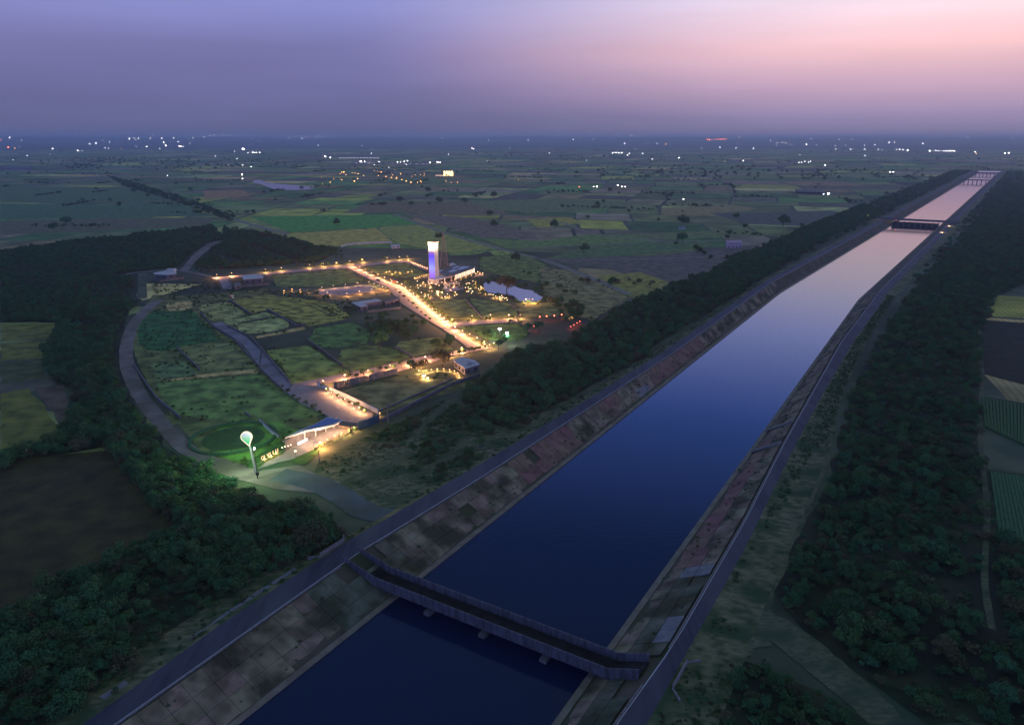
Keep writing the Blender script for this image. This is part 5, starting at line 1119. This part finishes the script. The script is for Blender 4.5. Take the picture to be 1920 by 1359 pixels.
for i, (px, py, rz, z, fr, txt) in enumerate(((1627, 409, 2.6, .3, True, 'car with lit lamps on the approach road, the one farthest from the regulator bridge'), (1652, 411, 2.6, .3, True, 'car with lit lamps on the approach road, between two others'), (1677, 413.5, 2.6, .3, False, 'car with red rear lamps just before the regulator bridge'),
                                       (1780, 425, -2.2, CREST, True, 'car with bright headlamps on the far canal road beyond the regulator bridge'), (1766, 437, -2.2, CREST, True, 'car with headlamps on the scrub side canal road before the regulator bridge'))):
    c_ = car(px, py, rz, z, txt, (.1, .1, .1), M['warmw'] if fr else None, M['red']); c_.scale = (1.3,) * 3
    light('headlamp_light', (at(px, py)[0] - 3, at(px, py)[1] - 6, 3.2), 1800, (1, .55, .3), r=.5)

# ------------------------------------------------------------------ lamps
AMB, WRM, CLD = (1, .43, .17), (1, .50, .23), (.82, 1, .9)
def lamp_proto(kind, h, headm, r, energy, col, pole=.07, arm=0):
    e_ = empty(kind, (0, 0, 0), 'lamp', 'lamp')
    b = MB(); b.tube((0, 0, 0), (0, 0, h), pole, pole * .8, 5)
    if arm: b.tube((0, 0, h), (arm, 0, h + .15), pole * .6, pole * .5, 4)
    inst('post', b.mesh('post', M['dark']), e_)
    b = MB(); b.ball((arm, 0, h - .12), r, 6, 4, .8); hd = inst('lamp_head', b.mesh('lamp_head', headm), e_)
    b = MB(); b.tube((arm, 0, h + r * .68), (arm, 0, h + r * .95), r * 1.2, r * .5, 6); inst('lamp_cap', b.mesh('lamp_cap', M['dark']), hd)
    if energy:
        d = bpy.data.lights.new(kind + '_light', 'POINT'); d.energy = energy; d.color = col; d.shadow_soft_size = r * 1.1; o = bpy.data.objects.new('lamp_light', d); COL.objects.link(o); o.parent = e_; o.location = (arm, 0, h - .12 - r * 2.3)
    return e_
P = {'garden_lamp': lamp_proto('garden_lamp', 3.4, M['warmw'], .26, 1500, WRM), 'street_lamp': lamp_proto('street_lamp', 3.1, M['amber'], .30, 5600, AMB, .08, 2.4),
     'bollard_lamp': lamp_proto('bollard_lamp', 1.2, M['amber'], .28, 900, AMB, .1), 'red_lamp': lamp_proto('red_lamp', 3.2, M['red'], .40, 260, (1, .08, .03)),
     'floodlight': lamp_proto('floodlight', 8, M['coldw'], .8, 2600, (.75, 1, .9), .12), 'string_lamp': lamp_proto('string_lamp', 2.2, M['warmw'], .30, 0, WRM, .05),
     'spotlight': lamp_proto('spotlight', 1.8, M['warmw'], .75, 2500, (1, .7, .4), .1)}
used = set(); 
for p_ in P.values(): learn(p_)
def lamp(kind, px, py, label, group=None, z=.1, rz=0, s_=1, e_mul=None):
    root = P[kind]
    if kind in used: o = copy_tree(root)
    else: o = root; used.add(kind); kids_keep = None
    o.location = at(px, py, z) if px is not None else z; o.rotation_euler = (0, 0, rz); o.scale = (s_,) * 3; o['label'] = label
    if group: o['group'] = group
    elif 'group' in o: del o['group']
    return o
def row(kind, a, b_, n, label, group, **k):
    for i in range(n):
        f = i / max(1, n - 1); lamp(kind, a[0] + (b_[0] - a[0]) * f, a[1] + (b_[1] - a[1]) * f, label, group, **k)
row('street_lamp', (667, 501), (750, 535), 8, 'amber street lamp on the east edge of the upper avenue', 'lamps of the upper avenue', rz=R(206))
row('street_lamp', (759, 539), (846, 609), 13, 'amber street lamp on the east edge of the lower avenue', 'lamps of the lower avenue', rz=R(206))
row('street_lamp', (860, 620), (915, 648), 5, 'amber street lamp at the foot of the avenue', 'lamps at the foot of the avenue', rz=R(206))
for px, py in ((402, 521), (430, 518), (493, 511), (523, 508), (576, 502), (602, 500), (627, 498), (652, 495), (676, 492), (722, 489), (745, 487), (760, 486)): lamp('street_lamp', px, py, 'amber lamp beside the north lane', 'lamps of the north lane')
row('bollard_lamp', (766, 489.5), (801, 504), 9, 'bollard lamp on the path from the north lane to the tower', 'bollards on the tower path')
row('bollard_lamp', (778, 522.5), (803, 516), 7, 'bollard lamp in the lit row reaching the foot of the tower', 'bollards at the tower foot')
for px, py in ((725, 512), (735, 516), (731, 510), (742, 512), (750, 513), (765, 512), (772, 510)): lamp('bollard_lamp', px, py, 'low lamp on the lawn between avenue and tower', 'low lamps on the tower lawn')
for px, py in ((842, 606), (879, 600), (913, 598), (948, 598), (969, 598)): lamp('street_lamp', px, py, 'amber street lamp on the north edge of the east lane', 'lamps of the east lane')
for i, (px, py) in enumerate(((1012, 602), (1025, 601), (1039, 600), (1053, 598))): lamp('red_lamp', px, py, 'glowing red lamp in the row of four beyond the east lane', 'row of four red lamps')
lamp('red_lamp', 1002, 620, 'single red lamp at the wood edge below the row of four')
for px, py in ((1070, 617), (1076, 614), (1082, 610), (1087, 607)): lamp('red_lamp', px, py, 'small red lamp in the slanting line at the wood edge', 'slanting line of small red lamps', s_=.55)
lamp('street_lamp', 1067, 597, 'small amber lamp at the right end of the red lamps', s_=.8)
for px, py in ((604, 544), (625, 541), (648, 539), (670, 536), (692, 534), (614, 554), (651, 556), (674, 552), (697, 548)): lamp('garden_lamp', px, py, 'lamp on the edge of the lavender court', 'lamps round the lavender court', s_=.8)
for px, py in ((702, 537), (711, 540), (718, 543), (724, 545)): lamp('garden_lamp', px, py, 'lamp among the trees between court and avenue', 'lamps between court and avenue', s_=.75)
for px, py in ((533, 549), (548, 546), (563, 547), (576, 549)): lamp('bollard_lamp', px, py, 'low lamp among the yellow lit bushes west of the court', 'low lamps in the yellow lit bushes', s_=1.5)
rl = random.Random(5)
for i in range(50): lamp('bollard_lamp' if i % 3 else 'string_lamp', rl.uniform(782, 858), rl.uniform(530, 561), 'small lamp in the plaza gardens below the tower', 'small lamps of the plaza gardens')
for i in range(30):
    a_, q_ = rl.random() * 6.28, math.sqrt(rl.random()); lamp('bollard_lamp' if i % 3 == 0 else 'string_lamp', 889 + 19 * q_ * math.cos(a_), 543 + 12 * q_ * math.sin(a_), 'small lamp in the lit grove beside the pond', 'small lamps of the lit grove')
for i in range(18): f = rl.random(); lamp('string_lamp' if i % 3 else 'bollard_lamp', 910 + 42 * f, 553 + 12 * f + rl.uniform(-4, 3), 'small lamp on the near shore of the pond', 'small lamps on the pond shore')
for px in (980, 993): lamp('street_lamp', px, 568, 'bright amber lamp on the bare near shore of the pond', 'pair of bright lamps on the pond shore')
for px, py in ((853, 526.5), (864, 524), (874, 521), (884, 519), (892, 516), (900, 514), (896, 512), (905, 515)): lamp('bollard_lamp', px, py, 'low lamp on the path in front of the long house', 'low lamps before the long house', s_=1.3)
for px, lab in ((820, 'left one of the two bright plaza floodlights below the tower'), (828, 'right one of the two bright plaza floodlights below the tower')): lamp('spotlight', px, 551, lab, s_=1.0)
lamp('floodlight', 937, 640, 'very bright cold floodlight above the trees, the upper one'); lamp('floodlight', 951, 648, 'very bright cold floodlight above the trees, the lower one')
lamp('spotlight', 795, 711, 'bright warm floodlight beside the round garden, the larger one', s_=1.2); lamp('spotlight', 802, 713, 'bright warm floodlight beside the round garden, the smaller one', s_=.8)
for k in range(11):
    a_ = R(200 - 20 * k) if k < 10 else 0; lamp('bollard_lamp', 826 + 34 * math.cos(a_), 706 - 12 * math.sin(a_) + 1, 'bollard lamp on the curved bench wall of the round garden', 'bollards of the round garden', s_=1.0)
for px, py in ((785, 701), (790, 696), (797, 694)): lamp('garden_lamp', px, py, 'low lamp under the orange lit trees', 'low lamps under the orange lit trees', s_=.6)
for px, py in ((612, 737), (622, 744), (636, 751), (647, 757), (661, 765), (674, 773), (683, 777)): lamp('garden_lamp', px, py, 'low lamp in the planted bed of the gate road', 'low lamps of the gate road bed', s_=.75)
lamp('bollard_lamp', 711.5, 781, 'lone amber lamp behind the end of the teal wall', s_=1.6); lamp('street_lamp', 597, 724, 'street lamp at the junction of gate road and lit lane')
for px, py in ((638, 713), (682, 704), (724, 695), (760, 685), (790, 678), (835, 669), (858, 661)): lamp('street_lamp', px, py, 'street lamp along the lit lane', 'lamps of the lit lane', s_=1.0)
for px, py in ((909, 655), (926, 653), (918, 656)): lamp('garden_lamp', px, py, 'lamp at the yellow lit end of the lane', 'lamps at the lane end')
lamp('string_lamp', 555, 858, 'slim white headed lamp on the lower edge of the driveway', s_=1.4); lamp('garden_lamp', 644, 812, 'slim lamp in front of the brown entrance gate', s_=.95); lamp('street_lamp', 589, 843, 'lamp on a mast at the start of the orange lit grasses', s_=1.1)
for px, py in ((600, 838), (614, 831), (628, 825), (641, 819), (654, 813), (664, 808)): lamp('garden_lamp', px, py, 'low orange lamp among the ornamental grasses', 'low lamps among the grasses', s_=.55)
for px, py in ((530, 847), (535, 845), (541, 844), (546, 842)): lamp('string_lamp', px, py, 'bright low lamp in the bed at the west end of the gatehouse', 'lamps at the gatehouse west end', s_=.9)
for px, py in ((496, 862), (508, 857), (518, 851)): lamp('bollard_lamp', px, py, 'low lamp lighting the row of letters', 'low lamps before the letters', s_=.9)
for x, y, _ in (at(575, 829), at(600, 818), at(622, 806)): light('canopy_light', (x + 1, y - 4, 4.0), 900, (1, .78, .55))
# dark masts and poles
def pole(px, py, top, label, lamp_=False):
    a = at(px, py); h = height_for(px, py, top); e_ = empty('utility_pole', a, label, 'pole'); b = MB(); b.tube((a[0], a[1], 0), (a[0], a[1], h), .2, .13, 6); b.build('mast', M['dark' if lamp_ else 'concrete'], e_)
    b = MB(); b.box(a[0], a[1], h - .6, 2.2, .14, .14); b.build('crossarm', M['dark'], e_)
    for dx in (-.9, 0, .9): b = MB(); b.tube((a[0] + dx, a[1], h - .45), (a[0] + dx, a[1], h - .15), .07, .05, 5); b.build('insulator', M['whitewash'], e_)
    return e_, a, h
e_, a, h = pole(483, 897, 842, 'tall dark mast in front of the pin sign with a lamp head', True)
b = MB(); b.box(a[0] + .2, a[1] - .2, 1.5, 1.0, .8, 1.2); b.build('switch_box', M['dark'], e_); b = MB(); b.ball((a[0], a[1], h + .3), .35, 6, 4); b.build('lamp_head', M['coldw'], e_)
light('sign_floodlight', (a[0] - 4, a[1] - 3, h + 2), 8000, (.72, 1, .6), r=.5)
light('sign_glow', (cx0 + 3, py_ + 7, pcz), 6000, (.45, 1, .4), r=1.5)
pole(599, 868, 842, 'grey pole on the scrub edge below the orange grasses'); pole(728, 792, 757, 'grey pole at the corner behind the teal wall'); pole(838, 740, 705, 'grey pole in front of the round garden'); pole(1095, 625, 602, 'thin pole at the wood edge beyond the red lamps')

# ------------------------------------------------------------------ lights of the plain
star = {}
for nm, col, st_ in (('w', (1, .88, .9), 26), ('c', (.85, .95, 1), 26), ('a', (1, .42, .10), 16), ('r', (1, .16, .05), 20)):
    b = MB(); b.ball((0, 0, 0), 1, 8, 6); star[nm] = b.mesh('distant_lamp', glow('distant_' + nm, col, st_), True)
def far_lamp(px, py, c='w', r=.9, label=None, group=None):
    py = max(py, 253.5); d1 = at(px, py, CAM_H - 1); ln_ = math.hypot(d1[0], d1[1]) if py > 258.5 else 0; dx, dy = (px - 960) / F_PX, (679.5 - py) / F_PX
    v = (dx, math.cos(PITCH) + dy * math.sin(PITCH), -math.sin(PITCH) + dy * math.cos(PITCH)); t = 1500.0
    while t < 24000 and CAM_H + v[2] * t > rise(v[0] * t, v[1] * t) + .5: t += 60
    x, y = v[0] * t, v[1] * t; d = math.hypot(x, y); rr = r * .54 * d / F_PX; o = inst('distant_lamp', star[c], None, (x, y, max(rise(x, y), CAM_H + v[2] * t - 4) + rr * .6), 0, rr)
    return tag(o, label or 'tiny light scattered over the far plain', 'lamp', group if label else 'scattered lights of the far plain')
K = 500 / 1920
for x, y, r_ in [(70, 110, 1), (10, 127, 1.2), (155, 125, .6), (60, 180, 1.3), (140, 176, .5), (380, 188, .9), (438, 203, .8), (560, 203, 1.1), (590, 203, .6), (646, 156, 1), (692, 150, 1.1), (788, 140, .9), (740, 130, .5), (757, 185, .5), (781, 189, .6),
                 (932, 119, 1), (962, 110, .6), (973, 126, .8), (998, 116, .9), (1082, 116, 1), (1096, 86, .7), (1165, 116, .9), (1180, 145, 1.1), (1195, 168, 1.1), (1250, 114, 1.1), (1283, 142, 1), (1290, 172, 1.2), (1302, 175, 1.3), (1318, 174, .8), (1367, 151, .6), (1390, 110, .6), (1410, 110, .5), (1472, 106, .9), (1056, 174, .8), (980, 176, .6),
                 (1152, 187, .5), (1812, 117, .6), (1867, 136, .5), (1687, 209, .5), (1550, 244, .5), (1592, 310, .6), (1640, 310, .7), (1706, 262, .6), (1746, 308, .6), (1743, 376, 1.2), (1747, 411, .9), (1205, 386, .8), (1785, 220, .8), (1818, 217, .8), (1830, 217, .7), (1845, 217, .8), (1869, 217, .9)]:
    far_lamp(x * K, 230 + y * K, 'r' if (x, y) in ((60, 180), (10, 127)) else 'w', r_)
far_lamp(456, 281, 'w', 2.6, 'very bright white light far off above the lone pond')
for i in range(14): far_lamp(548 + i * 5 + rl.uniform(-1, 1), 255 + rl.uniform(-.2, 5), 'a' if i < 9 else 'w', rl.uniform(.5, .9), 'light in the warm cluster on the horizon', 'warm light cluster on the horizon')
for i in range(14): far_lamp(385 + i * 8, 254, 'w', .5, 'faint light in the line on the horizon', 'faint line of lights on the horizon')
K2 = 880 / 1920
for x, y, r_ in [(75, 70, .8), (88, 59, .9), (100, 59, .7), (160, 70, .6), (255, 50, .6), (312, 52, .6), (322, 49, .6), (335, 49, .6), (287, 86, 1.1), (372, 87, .6), (418, 87, .8), (455, 89, .9), (237, 125, .9), (250, 125, 1), (262, 125, 1), (275, 125, 1), (305, 127, .9), (360, 127, .6), (385, 150, .7), (400, 150, .7), (508, 146, 1.0), (675, 103, .6), (742, 105, .7), (812, 106, 1.1),
                 (862, 57, .5), (885, 73, .7), (910, 85, .7), (930, 82, .6), (945, 84, .9), (966, 91, .7), (1030, 90, 1.1), (1050, 66, .5), (1072, 93, .7), (1003, 132, .7), (1147, 95, .6), (1150, 108, .6), (1190, 94, .5), (1210, 110, .7), (1225, 110, .7), (1267, 93, .7), (1268, 110, .8), (1310, 91, .8), (1323, 111, .7), (1368, 83, .8), (1390, 80, .9), (1340, 112, .6), (1398, 111, .7), (1412, 111, .8), (1425, 113, .8), (1444, 115, 1.1), (1506, 87, .9), (1534, 117, 1.3), (1559, 115, 1), (1573, 117, .7),
                 (1592, 117, .8), (1601, 117, .8), (1610, 117, .8), (1619, 117, .8), (1628, 117, .8), (1636, 118, .8), (1842, 127, 1.1), (1858, 126, 1.1), (1893, 68, .5), (1270, 136, .6)]:
    far_lamp(1040 + x * K2, 230 + y * K2, 'a' if x in (455, 100) else 'w', r_)
for i in range(9): far_lamp(1326 + i * 4.4, 262 + rl.uniform(-1, 1), 'r', rl.uniform(.8, 1.5), 'orange red fire glow on the horizon to the right of the middle', 'fire on the horizon')
for px, py, r_, c in [(1119, 351, 1.6, 'w'), (1113, 353, .8, 'w'), (1158, 350, 1.5, 'w'), (1166, 352, 1, 'w'), (1172, 353, .8, 'w'), (1086, 351, .9, 'r'), (1553, 366, 2.4, 'c'), (1544, 364, 1, 'c'), (1669, 323, .9, 'w'), (1675, 323.5, 1.1, 'w'), (1498, 305, .7, 'w'), (1503, 305, .7, 'w'), (1509, 304, .8, 'w'), (1516, 305, .7, 'w'), (1520, 303, .6, 'w'), (1547, 310, 1, 'w'), (1394, 302, .8, 'w'), (1359, 303, .6, 'w'), (972, 339, .7, 'a'), (1030, 288, .8, 'w'), (888, 280, .8, 'w'), (885, 278, .7, 'w'), (990, 263, .7, 'w'), (749, 460, 1.3, 'c'), (1278, 426, 1.0, 'w'), (1100, 301, .6, 'w'), (1177, 292, .7, 'w')]:
    far_lamp(px, py, c, r_, None)
K3 = 260 / 1920
far_lamp(610, 294.5, 'w', 2.0, 'bright white light at the west end of the lit sheds')
for x, y, r_ in [(143, 193, .9), (272, 190, 1.3), (340, 192, 1), (408, 190, 1), (475, 190, 1), (545, 190, 1), (612, 185, .8), (680, 186, 1.1), (745, 185, 1), (785, 186, 1.1), (713, 132, .8), (485, 258, 1.2), (565, 248, 2.1), (620, 250, 1), (818, 256, .9), (1072, 252, .9), (1118, 257, .7), (1168, 247, .9), (1210, 240, 1.0), (1522, 268, 1.3), (1628, 262, 1.8), (1665, 262, .8), (755, 293, .6), (1200, 293, .6), (995, 270, .6), (1376, 250, .6), (640, 268, .6), (680, 272, .5)]:
    far_lamp(600 + x * K3, 270 + y * K3, 'w', r_, 'white light of the lit sheds beyond the amber village', 'white lights of the sheds')
for x, y, r_ in [(330, 395, 1.4), (300, 400, .8), (360, 430, .8), (278, 425, .7), (445, 405, .8), (485, 412, .8), (528, 415, .9), (603, 442, .7), (190, 485, .6), (305, 500, .9), (278, 492, .6), (143, 548, .9), (475, 515, 1.5), (520, 492, 1.1), (35, 556, .6), (25, 478, .5), (755, 378, .6), (800, 383, .6), (847, 400, 1), (807, 445, .8), (875, 423, .6), (912, 400, .5), (915, 462, .9), (990, 405, .5), (990, 470, .9), (1005, 435, .6), (1062, 470, 1), (1055, 495, .9), (1117, 415, .9), (1132, 505, .9), (1195, 518, 1.1), (1260, 548, 1.2), (1350, 535, 1), (1395, 528, 1.3), (1405, 548, .6), (910, 520, .6), (1270, 462, .6), (1322, 430, .6), (1390, 428, .6), (1447, 422, .6), (1440, 452, .5), (1743, 527, .7), (1815, 533, .6), (1905, 545, .8), (1040, 368, .5), (1725, 425, .6)]:
    far_lamp(600 + x * K3, 270 + y * K3, 'a', r_ * .85, 'amber lamp of the far village beyond the fields', 'amber lamps of the far village')
for i in range(34):
    yy = 258 + 60 * rl.random() ** 1.8; far_lamp(rl.uniform(0, 1920), yy, rl.choice('wwca'), rl.uniform(.3, .75))
# gold lit mansion and lit sheds
a = at(841, 330); s_ = math.hypot(a[0], a[1]) / F_PX
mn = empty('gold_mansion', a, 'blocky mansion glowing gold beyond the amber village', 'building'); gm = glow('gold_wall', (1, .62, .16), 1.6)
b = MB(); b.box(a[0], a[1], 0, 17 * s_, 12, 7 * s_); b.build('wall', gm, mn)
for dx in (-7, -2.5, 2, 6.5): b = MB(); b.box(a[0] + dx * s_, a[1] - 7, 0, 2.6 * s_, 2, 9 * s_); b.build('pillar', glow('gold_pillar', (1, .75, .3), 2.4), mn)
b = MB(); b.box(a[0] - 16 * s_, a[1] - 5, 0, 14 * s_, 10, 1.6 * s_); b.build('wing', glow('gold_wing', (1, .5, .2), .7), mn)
for (p0, p1, h_, txt) in (((636, 297), (712, 297), 2.2, 'long pale shed with a lit front beyond the amber village'), ((664, 306), (800, 308), 1.6, 'low pale shed row with cold lights nearer than the long shed')):
    p, q = at(*p0), at(*p1); sh = empty('long_shed', p, txt, 'shed'); k_ = math.hypot(p[0], p[1]) / F_PX
    b = MB(); b.wall(p[:2], q[:2], 25, 0, h_ * k_); b.build('wall', M['whitewash'], sh)
    b = MB(); b.wall(p[:2], q[:2], 28, h_ * k_ + .01, .5 * k_); b.build('roof', M['concrete'], sh)
    n_ = 12
    for i in range(n_):
        x, y = p[0] + (q[0] - p[0]) * (i + .5) / n_, p[1] + (q[1] - p[1]) * (i + .5) / n_ - 13; b = MB(); b.box(x, y, .3 * k_, 2.2 * k_, 1, 1.0 * k_); b.build('window', glow('shed_window', (1, .85, .8), .9), sh)
p, q = at(0, 322), at(55, 322); k_ = math.hypot(p[0], p[1]) / F_PX
for i in range(8): far_lamp(2 + i * 8, 318.5 + rl.uniform(-.5, .5), 'c', rl.uniform(.8, 1.6), 'cold white light on the front of the dark warehouse', 'lights of the dark warehouse')

# ------------------------------------------------------------------ air
hb = MB(); hb.box(0, 0, -12, 2.4 * BIG + 20000, 2.4 * BIG + 20000, 12 + 182)
hm = bpy.data.materials.new('haze'); hm.use_nodes = True; nt = hm.node_tree; nt.nodes.clear(); ou = nt.nodes.new('ShaderNodeOutputMaterial'); pv = nt.nodes.new('ShaderNodeVolumePrincipled')
pv.inputs['Color'].default_value = (.80, .92, 1, 1); pv.inputs['Density'].default_value = HAZE = .000095; pv.inputs['Anisotropy'].default_value = .5
nt.links.new(pv.outputs[0], ou.inputs['Volume'])
ho = hb.build('haze', hm); tag(ho, kind='stuff')

# ------------------------------------------------------------------ labels that several look-alikes share get their order from the canal
ORD = 'first second third fourth fifth sixth seventh eighth ninth tenth eleventh twelfth thirteenth fourteenth fifteenth sixteenth seventeenth eighteenth nineteenth twentieth'.split()
same = {}
for o in COL.objects:
    if o.parent is None and 'category' in o and o['category'] in ('tree', 'bush', 'lamp', 'plant', 'concrete strip') and not o.name.startswith('distant'): same.setdefault(o['label'], []).append(o)
for lab, os_ in same.items():
    if 1 < len(os_) <= 20:
        os_.sort(key=lambda o: abs(to_st(o.location.x, o.location.y)[1] + 91))
        for i, o in enumerate(os_):
            w_ = lab.split(); new = lab + ', ' + (('nearer the canal' if i == 0 else 'farther from the canal') if len(os_) == 2 else ORD[i] + ' from the canal')
            if len(new.split()) <= 16: o['label'] = new
